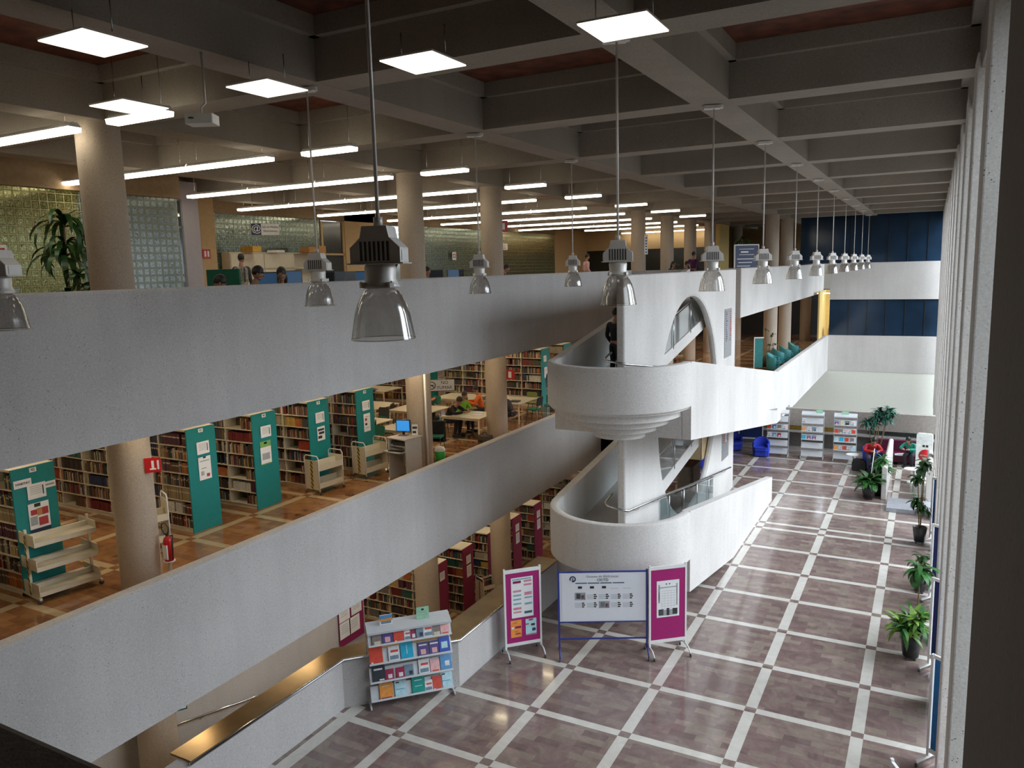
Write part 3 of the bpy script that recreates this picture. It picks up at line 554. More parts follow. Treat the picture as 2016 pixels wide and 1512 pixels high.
# ------------------------------------------------------------------ bookcases
BKC = [(.035, .03, .03), (.02, .045, .035), (.16, .02, .02), (.10, .06, .035), (.30, .24, .14), (.45, .40, .30), (.02, .035, .09), (.14, .10, .07), (.33, .05, .03), (.07, .075, .08), (.52, .36, .10), (.55, .55, .52), (.03, .10, .08), (.40, .13, .04), (.09, .03, .05), (.20, .19, .17)]
BKN = ['black', 'dark green', 'dark red', 'brown', 'tan', 'cream', 'navy blue', 'grey-brown', 'red', 'charcoal', 'mustard', 'white', 'bottle green', 'orange', 'plum', 'grey']
BKM = [P('book_cloth_'+BKN[i].replace(' ', '_').replace('-', '_'), c, .6, var=.2, scale=20) for i, c in enumerate(BKC)]
PAGES = P('book_pages', (.60, .55, .42), .9)
def bookmesh(mat):
    m = MB().box(-.5, .5, 0, .04, 0, 1, mat).box(-.5, -.4, 0, 1, 0, 1, mat).box(.4, .5, 0, 1, 0, 1, mat).box(-.4, .4, .04, .96, .02, .97, PAGES)
    m.box(-.5, .5, -.004, 0, .62, .74, P('spine_label', (.5, .45, .33), .6)); return m.mesh('book')
BME = [bookmesh(m) for m in BKM]
BOOKS = []       # (pos, rot, sx, sy, sz, colour index, lean, description)
def vis_rank(p):
    d = Vector(p)-CAMP; z = d.dot(_F)
    if z < 1: return None
    u = 1008+FPX*d.dot(_R2)/z; v = 756-FPX*d.dot(_U2)/z
    if not (-5 < u < 2020 and -5 < v < 1517): return None
    for X, zs, lim in ((-3.6, ((1.62, 3.72), (5.87, 7.97)), 12.6), (-3.2, ((-3.1, 1.0),), -1.5), (-1.65, ((-3.1, 1.0),), 4.7)):
        if d.x < 0 and p[0] < X:
            t = (X-CAMP.x)/d.x; q = CAMP+d*t
            if q.y < lim or X == -3.6 and q.y < 12.6:
                for a, b in zs:
                    if a < q.z < b: return None
    return z
def bookcase(label, x1, yc, zf, H, ends, Lx, num, seed, nsh=7, w=.75, number=None, desc='', dens=.90, group=None, back=True):
    """range of double-sided shelving running to -X from its coloured end panel at x1"""
    q = random.Random(seed); t = thing('bookcase', label, 'bookcase', (x1, yc, zf), 0, group)
    MB().box(-.03, 0, -w/2, w/2, 0, H, ends).build('end_panel', t, bevel=.004)
    nb = int(Lx/.92+.5); Lx = nb*.92
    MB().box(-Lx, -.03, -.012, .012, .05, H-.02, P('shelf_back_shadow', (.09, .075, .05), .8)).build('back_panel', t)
    MB().box(-Lx, -.03, -w/2, w/2, H-.04, H, CREAMM).build('top_panel', t)
    MB().box(-Lx, -.03, -w/2+.03, w/2-.03, 0, .09, CREAMM).build('base', t)
    up = MB()
    for i in range(1, nb+1): up.box(-i*.92-.012, -i*.92+.012, -w/2+.02, w/2-.02, 0, H, CREAMM)
    up.build('upright', t)
    st = (H-.16)/nsh
    for k in range(nsh):
        z = .10+k*st; m = MB().box(-Lx, -.03, -w/2+.01, w/2-.01, z-.018, z, CREAMM)
        for i in range(nb): m.box(-.05-i*.92, -.04-i*.92, -w/2+.03, -.03, z, z+.17, CREAMM)
        m.build('shelf', t)
    if number: 
        nl = MB().box(0, .004, -.06, .06, H-.11, H-.03, PAPER).build('number_label', t); textmesh(number, .07, INK, (.006, 0, H-.07), UPX, nl, 'shelf_number')
    for k in range(nsh):
        z = zf+.10+k*st; i = 0
        for b in range(nb):
            xx = x1-.07-b*.92; xe = x1-(b+1)*.92+.02; ser = q.random() < .35; ci = q.randrange(16); hh = q.uniform(.2, .27); gap = q.random() < .12
            n = 0
            while xx > xe+.05:
                if not ser: ci = min(15, int(abs(q.gauss(0, 6.5)))); hh = q.uniform(.17, .27)
                elif q.random() < .08: ci = q.randrange(16); hh = q.uniform(.2, .27)
                sx = q.uniform(.018, .045) if not ser else .034
                if gap and n > 8 and q.random() < .3: break
                if q.random() > dens+.09: xx -= q.uniform(.03, .1); continue
                hz = min(hh, st-.045); n += 1; i += 1
                BOOKS.append(((xx-sx/2, yc-w/2+.035+q.uniform(0, .02), z), sx*.96, q.uniform(.15, .2), hz, ci, (desc, k, i)))
                xx -= sx
    return t
H2 = 2.25
def flyer(label, loc, w, h, marks, cat='notice', group=None, base=PAPER, rz=RX, name='notice', tilt=0):
    t = MB(); t.T = Matrix.Rotation(tilt, 4, 'Y'); t.box(-w/2, w/2, -.002, 0, -h/2, h/2, base)
    for x0, x1, z0, z1, mt in marks: t.box(x0*w, x1*w, -.0035, -.002, z0*h, z1*h, mt)
    o = t.build(name); o.location = loc; o.rotation_euler = (0, 0, rz); return tag(o, label, cat, group)
LINES = [(-.35, .3, .3-.12*i, .33-.12*i, GREYI) for i in range(5)]
cases2 = [(-6.45, 'bookcase at the left edge, in front of the teal panel numbered 45', None), (-4.3, 'bookcase with a teal end panel numbered 45 and habitat notices', '45'), (-.75, 'bookcase with a teal end panel numbered 41, right of the extinguisher column', '41'), (1.05, 'bookcase whose teal end panel carries a green-topped poster', '40'), (2.9, 'bookcase whose teal end panel carries a QR-free square notice, behind the cream trolley', '39'), (4.75, 'bookcase with a teal end panel farthest right before the reading tables', '38'), (6.6, 'bookcase hidden behind the reading-table end of the stacks', '37')]
for i, (y, l, nn) in enumerate(cases2):
    l = l.replace('a QR-free square notice', 'a small black and white notice')
    if i == 6: continue
    bookcase(l, -7.45, y, L2, H2, TEAL, 5.5, nn, 20+i, number=nn, desc=['leftmost bookcase', 'teal case with habitat notices', 'teal case nearest the extinguisher', 'teal case with green-topped poster', 'teal case with patterned notice', 'last teal case before the tables'][i], group='teal bookcases of the middle floor')
    xx = -7.44
    if i == 1:
        flyer('white paper strip lettered HABITAT on the teal panel numbered 45', (xx, y-.2, L2+1.98), .3, .14, [], group='notices on teal panels'); textmesh('HABITAT', .06, INK, (xx+.006, y-.2, L2+1.98), UPX, None, 'habitat_lettering').name = 'x'
        o = bpy.data.objects['x']; p = [a for a in bpy.data.objects if a.get('label', '').startswith('white paper strip lettered HAB')][0]; o.name = 'lettering'; mwx = o.matrix_local.copy(); p.rotation_euler = (0, 0, RX); o.parent = p; o.matrix_local = Matrix.Translation((0, -.006, 0)) @ UP
        flyer('small white strip right of the habitat notices', (xx, y+.25, L2+1.86), .22, .11, [(-.4, .4, -.15, .15, GREYI)], group='notices on teal panels')
    z = L2+(1.80 if i > 1 else 1.80)
    if i: flyer(f'white printed notice, upper of those on {["","the teal panel lettered HABITAT","the teal panel nearest the extinguisher","the teal panel with the green-topped poster","the teal panel behind the cream trolley","the teal panel beside the reading tables"][i]}', (xx+.002, y+.02, z), .32, .27, LINES+[(.32, .38, -.3, .3, INK)], group='notices on teal panels')
GRN = P('poster_green', (.20, .42, .10), .6); REDP = P('poster_red', (.42, .04, .05), .6); SKY = P('poster_sky', (.25, .55, .65), .6); ORA = P('poster_orange', (.85, .30, .06), .6)
flyer('poster with red and grey photo squares on the teal panel numbered 45', (-7.44, -4.28, L2+1.33), .36, .52, [(-.5, .5, -.5, -.38, NAVY), (-.4, -.1, .1, .28, REDP), (.15, .45, .05, .3, REDP), (-.1, .15, .05, .3, ORB), (-.45, -.1, -.25, .05, GREYI), (-.05, .4, -.3, -.02, REDP), (-.2, .1, .36, .48, INK)], 'poster', name='poster')
flyer('tall white notice with small text on the teal panel numbered 41', (-7.44, -.72, L2+1.35), .32, .50, [(-.1, .12, .43, .5, INK), (-.38, .38, .3, .34, GREYI), (.1, .35, -.4, -.26, REDP), (-.35, -.1, -.3, -.12, GREYI), (-.3, .1, -.02, .02, GREYI)], 'poster', name='poster')
flyer('green-topped poster with a grey drawing on a teal panel', (-7.44, 1.03, L2+1.30), .33, .55, [(-.5, .5, .25, .5, GRN), (-.15, .15, .38, .46, INK), (-.35, .35, -.3, -.02, GREYI), (-.5, .5, -.5, -.46, GRN)], 'poster', name='poster')
flyer('black and white patterned notice on the teal panel behind the cream trolley', (-7.44, 2.93, L2+1.38), .28, .36, [(-.4, .4, .2, .35, INK), (-.3, .4, -.05, .12, INK), (-.4, .1, -.35, -.15, INK)], 'poster', name='poster')
flyer('tall white notice with a red square on the teal panel beside the reading tables', (-7.44, 4.78, L2+1.32), .28, .50, [(-.3, 0, .1, .25, REDP), (-.3, .3, .32, .35, GREYI), (-.3, .3, -.3, -.27, GREYI), (-.3, 0, -.15, -.02, INK)], 'poster', name='poster')
# far stacks of the middle floor
bookcase('bookcase with a teal end panel beside the green chair, far right of the reading tables', -7.15, 15.6, L2, H2+.05, TEAL, 4.6, None, 40, desc='the far bookcase beside the green chair', group='teal bookcases of the middle floor')
bookcase('bookcase with a teal end panel far behind the stair drum', -7.1, 17.6, L2, H2+.05, TEAL, 4, None, 41, desc='the bookcase behind the stair drum')
bookcase('bookcase behind the hanging no smoking sign', -11.95, 14.7, L2, H2+.05, TEAL, 6.4, None, 42, desc='the bookcase behind the hanging sign')
bookcase('green-ended bookcase seen through the arch between two columns', -6.6, 34.0, L2, H2, P('green_laminate', (.03, .22, .15), .5), 4, None, 43, desc='the bookcase seen through the arch')
flyer('pale notice high on the far teal panel', (-7.13, 15.5, L2+1.9), .26, .24, LINES, group='notices on teal panels'); flyer('long pale notice on the far teal panel', (-7.13, 15.55, L2+1.35), .26, .42, LINES, group='notices on teal panels')
# lower floor, maroon ends
MEND = P('maroon_laminate', (.22, .012, .06), .5, var=.06)
for i, (y, l) in enumerate(((7.28, 'maroon-ended bookcase just right of the first lower column'), (8.85, 'maroon-ended bookcase left of the book trolley on the lower floor'), (10.5, 'maroon-ended bookcase partly behind the second lower column'), (12.3, 'maroon-ended bookcase right of the second lower column'), (14.05, 'maroon-ended bookcase with three notices nearest the drum'), (16.6, 'maroon-ended bookcase far behind beside the drum'), (18.6, 'farthest maroon-ended bookcase under the middle parapet'))):
    bookcase(l, -6.85, y, L1, 2.25, MEND, 5.5 if i < 2 else 3.7, None, 60+i, w=.66, desc=l.replace('maroon-ended bookcase', 'maroon case'), group='maroon bookcases of the lower floor')
    if i not in (2,):
        flyer(f'upper notice on the {l}', (-6.84, y, L1+1.82), .28, .28, LINES, group='notices on maroon panels')
        if i: flyer(f'lower notice on the {l}', (-6.84, y+.01, L1+1.42), .28, .4, LINES, group='notices on maroon panels')
# individual books: the 300 that show largest; the rest is one object
vis = [(vis_rank(b[0]), i) for i, b in enumerate(BOOKS)]
x_ok = lambda b: b[0][0] > -9.3
rank = sorted([(r-b[3]*6, i) for (r, i), b in zip(vis, BOOKS) if r is not None and x_ok(b)])
def ordx(n): return ordn[n-1] if n <= 15 else f'{n}{"th" if n % 100 in (11, 12, 13) or n % 10 > 3 or n % 10 == 0 else ["", "st", "nd", "rd"][n % 10]}'
top = set(i for _, i in rank[:270]); used = {}
shelfn = ['bottom', 'second', 'third', 'fourth', 'fifth', 'sixth', 'top']
for i in sorted(top):
    (p, sx, sy, sz, ci, (d, k, n)) = BOOKS[i]
    o = bpy.data.objects.new('book', BME[ci]); COL.objects.link(o); o.location = p; o.scale = (sx, sy, sz)
    o['label'] = f'{BKN[ci]} book {ordx(n)} from the panel, {shelfn[k]} shelf, {d}'; o['category'] = 'book'; o['group'] = 'books on the library shelves'
m = MB()
for i, b in enumerate(BOOKS):
    if i in top: continue
    (p, sx, sy, sz, ci, _) = b
    m.box(p[0]-sx/2, p[0]+sx/2, p[1], p[1]+sy, p[2], p[2]+sz, BKM[ci])
tag(m.build('books'), 'the many further books standing on the library shelves', 'books', None, 'stuff')
# ------------------------------------------------------------------ chairs, reading tables
GRNF = P('green_upholstery', (.02, .16, .10), .8, var=.15, scale=40); OLIVE = P('olive_upholstery', (.22, .26, .08), .8); BLKF = P('black_frame', (.02, .02, .02), .4)
def chair(label, loc, rz, fab=GRNF, back=None, group='reading room chairs'):
    t = thing('chair', label, 'chair', loc, rz, group)
    MB().rbox(-.22, .22, -.21, .21, .43, .48, fab, .04).build('seat', t); b = MB(); b.T = Matrix.Translation((0, .21, .60)) @ Matrix.Rotation(-.15, 4, 'X'); b.rbox(-.21, .21, -.015, .025, 0, .30, back or fab, .05, ax=1); b.build('backrest', t)
    for sx in (-1, 1):
        MB().tube([(sx*.2, -.18, .44), (sx*.22, -.22, 0)], .012, BLKF, 6).build('leg', t); MB().tube([(sx*.2, .17, .44), (sx*.22, .24, 0)], .012, BLKF, 6).build('leg', t)
        MB().tube([(sx*.2, .17, .44), (sx*.19, .23, .62), (sx*.19, .25, .85)], .011, BLKF, 6).build('back_post', t)
    return t
rt = 'reading tables of the middle floor'
table('reading table where two students sit, left of the third column', (-7.05, 9.55, L2), 0, 1.45, 1.2, group=rt)
table('reading table left of the seated students', (-9.3, 9.9, L2), 0, 1.7, 1.3, group=rt)
table('reading table behind the bookcase ends, farther one', (-11.6, 9.9, L2), 0, 1.9, 1.4, group=rt)
table('reading table close behind the last teal end panel', (-9.9, 7.4, L2), 0, 1.9, 1.1, group=rt)
table('reading table beside the green chair right of the third column', (-7.05, 12.55, L2), 0, 1.35, 1.5, group=rt)
table('reading table behind the boy in the green shirt', (-9.3, 12.6, L2), 0, 1.6, 1.3, group=rt)
table('reading table half hidden by the second column', (-7.9, 7.0, L2), 0, 1.2, 1.0, group=rt)
table('farthest reading table at the top left behind the stacks', (-13.8, 13.2, L2), 0, 1.9, 1.3, group=rt)
for x, y, r, l in ((-6.15, 12.5, PI/2+PI, 'green-seated chair with black legs right of the table by the third column'), (-6.7, 13.7, PI, 'olive chair behind the table by the third column'), (-5.9, 13.4, PI+.6, 'chair half hidden behind the far teal end panel'), (-8.0, 9.6, -PI/2, 'green chair behind the student in black'), (-8.2, 8.3, -.6, 'black chair at the near side of the left reading table'), (-6.9, 7.3, .3, 'black chair under the dark jacket'), (-10.0, 8.6, 0, 'black chair in front of the back-left table'), (-8.75, 7.3, -.9, 'black chair at the near right of the table behind the stacks'), (-9.0, 6.7, -.9, 'second black chair at the table behind the stacks'), (-10.45, 9.5, -1.2, 'black chair farther back behind the stacks'), (-10.4, 10.4, -1.2, 'leftmost black chair behind the stacks'), (-9.7, 11.3, 0, 'green chair left of the boy in green'), (-8.6, 11.4, 0, 'green chair farther behind the boy in green'), (-8.2, 6.0, 0, 'green chair glimpsed left of the second column')):
    dk = 'black chair' in l or 'olive' in l
    chair(l, (x, y, L2), r, OLIVE if 'olive' in l else GRNF, P('black_mesh_back', (.025, .028, .03), .7) if dk and 'olive' not in l else (P('black_mesh_back', (.025, .028, .03), .7) if 'black legs' in l else None))
jk = MB(); jk.rbox(-.25, .25, -.07, .07, .25, .88, P('black_jacket', (.012, .012, .016), .9, var=.3), .06); o = jk.build('jacket', bevel=.03); o.location = (-6.97, 7.55, L2); o.rotation_euler.z = .3; tag(o, 'black jacket hung over a chair back right of the second column', 'jacket')
bk = MB().rbox(-.17, .17, -.13, .13, 0, .05, DARK, .02); o = bk.build('laptop'); o.location = (-6.75, 12.2, L2+.73); tag(o, 'dark closed laptop on the table by the third column', 'laptop')
for i, (x, y, r, l) in enumerate(((-6.75, 9.5, .2, 'open white papers at the right of the students table'), (-6.95, 9.9, -.3, 'sheets of paper behind the hands of the student in green'), (-7.0, 9.2, .5, 'crumpled paper at the front of the students table'))):
    m = MB()
    for k in range(3): m.tbox((.02*k, .03*k, .004*k+.003), (.28, .21, .003), PAPER, Matrix.Rotation(.15*k, 4, 'Z'))
    o = m.build('paper_stack'); o.location = (x, y, L2+.73); o.rotation_euler.z = r; tag(o, l, 'papers')
bs = MB().rbox(-.2, .2, -.14, .14, 0, .22, P('grey_bag_cloth', (.08, .07, .06), .9, var=.4, scale=20), .06, ax=0).tube([(-.1, 0, .22), (-.05, 0, .3), (.05, 0, .3), (.1, 0, .22)], .012, BLACK, 6); o = bs.build('bag'); o.location = (-6.15, 9.0, L2); tag(o, 'dark bag on the floor at the foot of the third column', 'bag')
# ------------------------------------------------------------------ computer desk, bin, extinguisher, hanging sign
GL = P('grey_laminate', (.50, .50, .49), .4, var=.04)
dk = thing('computer_desk', 'narrow standing computer desk against the second column', 'desk', (-5.95, 4.45, L2), -.18)
MB().box(-.35, .35, -.33, .33, 1.08, 1.11, P('desk_top_laminate', (.45, .40, .33), .4)).build('desktop', dk, bevel=.004)
for x in (-.34, .31): MB().box(x, x+.03, -.28, .28, 0, 1.08, GL).build('side_panel', dk)
MB().box(-.31, .31, -.25, .25, .88, .9, GL).build('shelf', dk); MB().box(-.31, .31, .2, .22, .3, .88, GL).build('back_panel', dk); MB().box(-.31, .30, -.50, -.1, .76, .78, GL).build('keyboard_tray', dk)
monitor('monitor with a bright blue screen on the narrow computer desk', (-6.05, 4.55, L2+1.11), .25, emis('bright_blue_screen', (.02, .28, .75), .9), BLACK, .40, .32, group='computers of the middle floor')
o = tag(MB().rbox(-.22, .22, -.07, .07, 0, .02, BLACK, .01).build('keyboard', loc=(-5.98, 4.1, L2+.78)), 'black keyboard on the pull-out tray of the narrow desk', 'keyboard')
o = tag(MB().box(-.2, .2, -.18, .18, 0, .1, BLACK).build('computer_case', loc=(-5.98, 4.42, L2+.9), bevel=.01), 'flat black computer case under the desktop of the narrow desk', 'computer')
flyer('small printed sheet standing at the right of the narrow desk', (-5.72, 4.62, L2+1.27), .16, .3, [(-.4, .4, .1, .3, NAVY), (-.4, .2, -.3, -.1, INK)], rz=.4)
bn = thing('waste_bin', 'green waste bin with a white lid right of the second column', 'bin', (-5.85, 5.95, L2)); GB = P('bright_green_plastic', (.02, .45, .06), .4)
MB().lathe([(0, 0), (.13, 0), (.15, .42), (.13, .42), (0, .4)], GB, 20).build('body', bn); MB().lathe([(.155, .40), (.155, .44), (.12, .50), (.05, .53), (0, .53)], WHITEM, 20).build('lid', bn)
ex = thing('fire_extinguisher', 'red fire extinguisher with a coiled black hose beside the first column', 'fire extinguisher', (-5.52, -3.22, L2)); RP = P('extinguisher_red', (.50, .012, .012), .3)
MB().lathe([(0, .45), (.075, .45), (.08, .47), (.08, .82), (.06, .88), (.025, .91), (0, .91)], RP, 22).build('cylinder', ex)
MB().box(-.05, .06, -.082, -.06, .5, .76, PAPER).build('instruction_label', ex); MB().box(-.02, .02, -.02, .02, .9, .96, BLACK).tube([(0, 0, .96), (.06, -.04, 1.0)], .01, STEEL, 6).build('valve', ex)
MB().tube([(0, 0, .93)]+[(-.02+.13*math.cos(a), -.05+.02*a, 1.02+.13*math.sin(a)) for a in [0.3*i for i in range(19)]]+[(.14, -.03, .5)], .012, BLACK, 6).build('hose', ex)
MB().lathe([(0, 0), (.12, 0), (.12, .02), (.03, .04), (.03, .43), (.1, .44), (.1, .46), (0, .46)], GREYM, 18).build('stand', ex)
sign('fire_extinguisher_sign', 'red extinguisher sign with a white arrow high on the first column', 'sign', (-5.55, -3.35, 4.92), RX-.75, .26, .26, RED, [(-.02, .02, -.06, .08, PAPER), (-.05, .05, -.08, -.055, PAPER), (.07, .1, -.08, .08, PAPER)])
nf = sign('no_smoking_sign', 'white hanging sign reading NO FUMAR right of the second column', 'sign', (-6.7, 7.4, 4.72), .55, .85, .36, PAPER, [(-.425, .425, .165, .18, INK), (-.425, .425, -.18, -.165, INK), (-.425, -.41, -.18, .18, INK), (.41, .425, -.18, .18, INK)], [('NO', .14, INK, .12, .075), ('FUMAR', .14, INK, .12, -.075)])
MB().tube([(-.27+.11*math.cos(a), -.008, .11*math.sin(a)) for a in [2*PI*i/24 for i in range(25)]], .012, INK, 6).tube([(-.35, -.008, .07), (-.19, -.008, -.07)], .01, INK, 6).box(-.33, -.21, -.012, -.004, -.015, .015, INK).build('cigarette_symbol', nf)
MB().tube([(-.38, 0, .18), (-.38, 0, 1.15)], .004, STEEL).tube([(.38, 0, .18), (.38, 0, 1.15)], .004, STEEL).build('hanging_wire', nf)
sign('fire_extinguisher_sign', 'small red sign right of the third column on the middle floor', 'sign', (-5.6, 9.75, 4.78), .4, .3, .3, RED, [(-.05, .05, -.1, .1, PAPER)])
tag(MB().tube([(-5.62, 5.02, L2), (-5.62, 5.02, 5.87)], .03, WHITEM, 8).build('cable_duct'), 'thin white cable duct running up the second column', 'duct')
# ------------------------------------------------------------------ book trolleys
HAZ = None
def hazard():
    m, n, b = _nt('hazard_tape'); s = n.nodes.new('ShaderNodeSeparateXYZ'); n.links.new(pos(n), s.inputs[0])
    f = mth(n, 'LESS_THAN', mth(n, 'FRACT', mth(n, 'MULTIPLY', mth(n, 'ADD', s.outputs[2], mth(n, 'MULTIPLY', s.outputs[0], 1.2)), 9)), .5); n.links.new(mixc(n, f, (.6, .45, .1), (.02, .02, .02)), b.inputs['Base Color']); return m
HAZ = hazard()
def trolley(label, loc, rz, L=.78, W=.42, hs=(.18, .62), H=.98, mat=CREAMM, bars=True):
    t = thing('book_trolley', label, 'book trolley', loc, rz, 'book trolleys')
    for i, z in enumerate(hs):
        m = MB(); T = Matrix.Translation((0, 0, z)); m.T = T
        m.add([(-L/2, -W/2, .10), (L/2, -W/2, .10), (L/2, 0, 0), (-L/2, 0, 0)], [(0, 1, 2, 3)], mat); m.add([(-L/2, 0, 0), (L/2, 0, 0), (L/2, W/2, .10), (-L/2, W/2, .10)], [(0, 1, 2, 3)], mat)
        m.box(-L/2, L/2, -.012, .012, 0, .2, mat).box(-L/2, L/2, -W/2-.008, -W/2, -.02, .12, mat).box(-L/2, L/2, W/2, W/2+.008, -.02, .12, mat); m.build('shelf', t)
    for s in (-1, 1):
        MB().box(s*L/2-.008, s*L/2+.008, -W/2+.03, W/2-.03, .12, H-.12, mat).build('side_panel', t)
        MB().tube([(s*L/2, -W/2, .08), (s*L/2, -W/2, H-.06), (s*L/2, -W/2+.05, H), (s*L/2, W/2-.05, H), (s*L/2, W/2, H-.06), (s*L/2, W/2, .08)], .014, WHITEM, 8).build('end_frame', t)
        for r in (-1, 1): MB().cyl((s*L/2, r*W/2, 0), .001, .001, DARK).tube([(s*L/2-.012, r*W/2, .04), (s*L/2+.012, r*W/2, .04)], .04, DARK, 12).tube([(s*L/2, r*W/2, .04), (s*L/2, r*W/2, .1)], .012, STEEL, 6).build('caster', t)
    MB().box(-L/2-.012, -L/2-.008, -.04, .04, .14, H-.14, HAZ).build('hazard_tape', t)
    return t
trolley('white two-shelf book trolley with striped tape in front of a teal panel', (-7.13, 2.62, L2), PI/2-.1, .8, .5)
trolley('cream book trolley with striped tape beside the last teal panel', (-7.0, 4.28, L2), PI/2-.12, .8, .5)
trolley('white trolley with a curved handle behind the extinguisher', (-7.5, -2.2, L2), PI/2-.4, .75, .45, H=1.12)
o = tag(MB().tbox((0, 0, .03), (.25, .18, .03), BKM[11]).tbox((.02, 0, .06), (.24, .17, .03), BKM[5], Matrix.Rotation(.2, 4, 'Z')).build('magazine_pile', loc=(-7.35, -2.42, L2+.7)), 'small pile of pale magazines on the trolley behind the extinguisher', 'magazines')
t = thing('book_trolley', 'large cream three-tier shelf trolley with yellow and black tape, by the first column', 'book trolley', (-7.1, -4.2, L2), PI/2-.14, 'book trolleys')
L = 1.02
for z in (.18, .62, 1.05):
    MB().box(-L/2, L/2, -.30, -.03, z, z+.02, CREAMM).box(-L/2, L/2, .03, .30, z, z+.02, CREAMM).box(-L/2, L/2, -.03, .03, z, z+.10, CREAMM).box(-L/2, L/2, -.31, -.29, z-.06, z+.02, CREAMM).box(-L/2, -L/2+.015, -.3, .3, z-.06, z+.14, CREAMM).box(L/2-.015, L/2, -.3, .3, z-.06, z+.14, CREAMM).build('shelf', t)
for s in (-1, 1): MB().box(s*L/2-.02, s*L/2+.02, -.02, .02, .08, 1.26, CREAMM).box(s*L/2-.02, s*L/2+.02, -.34, .34, .07, .11, CREAMM).build('upright', t)
MB().box(-L/2-.026, -L/2-.02, -.022, .022, .1, 1.15, HAZ).build('hazard_tape', t)
for s in (-1, 1):
    for r in (-1, 1): MB().tube([(s*L/2, r*.3-.015, .04), (s*L/2, r*.3+.015, .04)], .04, DARK, 12).build('caster', t)
# lower floor trolley with books and board
t = trolley('dark-filled book trolley on the lower floor left of the second lower column', (-6.3, 9.35, L1), 1.1, .9, .5, hs=(.3, .85), H=1.2)
for i in range(14):
    o = bpy.data.objects.new('book', BME[(i*5+3) % 16]); COL.objects.link(o); o.scale = (.035, .18, .24); o.location = (-6.3+(i-7)*.045*math.cos(1.1)+.06, 9.35+(i-7)*.045*math.sin(1.1)-.1, L1+.93); o.rotation_euler.z = 1.1
    o['label'] = f'{BKN[(i*5+3) % 16]} book on the lower-floor trolley, {ordn[i]} in its row'; o['category'] = 'book'; o['group'] = 'books on the lower trolley'
bd = thing('notice_board', 'maroon notice board with white sheets on the stair wall, lower left', 'notice board', (-6.385, 2.38, -.62), RX)
MB().box(-.4, .55, 0, .02, -.5, .6, MAROON).build('panel', bd)
for i, (x, z, l) in enumerate(((-.2, .36, 'upper left'), (.26, .38, 'upper right'), (-.2, -.08, 'lower left'), (.16, -.08, 'lower middle'))):
    flyer(f'white sheet, {l} on the maroon board of the stair wall', (-6.365, 2.38+x, -.62+z), .40, .42, LINES, group='sheets on the stair wall board')
hr = tag(MB().tube([(-6.28, -3.0, -.38), (-6.28, 1.6, -1.45)], .024, STEEL, 8).tube([(-6.28, -2.2, -.57), (-6.42, -2.2, -.7)], .01, STEEL, 6).tube([(-6.28, -.9, -.87), (-6.42, -.9, -1.0)], .01, STEEL, 6).build('wall_handrail'), 'steel handrail on the wall behind the bronze-capped low wall', 'handrail')
sign('exit_sign', 'small green exit sign with a white arrow on the lowest column', 'sign', (-5.62, -3.2, .42), RX-.55, .22, .34, GREEN, [(-.07, .08, .04, .06, PAPER), (-.09, .09, -.14, -.11, PAPER), (-.09, .05, -.08, -.06, PAPER)]+[(-.07+.012*k, -.055+.012*k, .05-.012*k-.01, .05+.012*k+.01, PAPER) for k in range(4)])
# unseen lamps added to brighten the reading rooms, hidden behind the parapets' slab edges
def added_room_light(x, y, z, lab):
    t = thing('added_tube_light', lab, 'ceiling light', (x, y, z), 0, 'added tube lights under the gallery slabs'); MB().box(-1.2, 1.2, -.08, .08, .02, .06, WHITEM).build('housing', t); MB().box(-1.18, 1.18, -.06, .06, 0, .02, ROOMT).build('tube', t); return t
RL = None
for zi, (z, fl) in enumerate(((5.98, 'middle'), (1.78, 'lower'))):
    for r, y in enumerate((-7, -3.6, -.9, 1.9, 4.6, 8, 11, 14.5, 19, 24, 30, 36, 42)):
        if zi and y > 19: continue
        for i, x in enumerate((-5.6, -9.4, -13.5)):
            if zi and i == 2: continue
            lab = f'unseen added tube light under the slab of the {fl} floor, {ordn[r]} row, {ordn[i]} from the parapet'
            if RL is None: RL = added_room_light(x, y, z, lab)
            else: dup(RL, (x, y, z), 0, lab)
dup(RL, (-3, 27, 5.98), 0, 'added tube light over the teal armchairs'); dup(RL, (-3, 33.5, 5.98), 0, 'added tube light over the far columns')
# ------------------------------------------------------------------ rails, glass and plaques of the ramps
rr = MB().tube([(-.28, 4.9, 2.78), (-.27, 4.42, 2.70), (-.18, 4.33, 2.66), (.18, 4.33, 2.60), (.28, 4.42, 2.56), (.28, 14.9, 1.08)], .026, STEEL, 10)
tag(rr.build('ramp_handrail'), 'steel handrail wrapping the foot of the spine wall inside the lower drum', 'handrail')
H1 = bpy.data.objects['ramp_handrail']
for i in range(7):
    y = 5.2+i*1.5; z = 2.56-(y-4.42)*.1415; MB().tube([(.28, y, z-.02), (.24, y, z-.09), (.10, y, z-.12)], .009, STEEL, 6).build('bracket', H1)
rr = MB().tube([(-.28, 4.9, 6.15), (-.27, 4.42, 6.06), (-.18, 4.33, 6.02), (.18, 4.33, 5.98), (.28, 4.42, 5.94), (.28, 16, 4.3)], .026, STEEL, 10)
tag(rr.build('ramp_handrail'), 'steel handrail curving round the spine wall on the upper landing', 'handrail')
def glassrail(label, x, y0, z0, y1, z1, n, h=.92):
    t = thing('glass_balustrade', label, 'balustrade'); m = MB(); s = (z1-z0)/(y1-y0)
    m.prism([(y0, z0+.08), (y1, z1+.08), (y1, z1+h-.06), (y0, z0+h-.06)], x-.005, x+.005, GLASS_P, axis='x'); m.build('glass_pane', t)
    MB().tube([(x, y0, z0+h), (x, y1, z1+h)], .022, STEEL, 8).build('top_rail', t)
    for i in range(n):
        y = y0+(y1-y0)*(i+.5)/n; z = z0+(y-y0)*s; MB().tube([(x+.03, y, z), (x+.03, y, z+h)], .014, STEEL, 8).build('post', t)
    return t
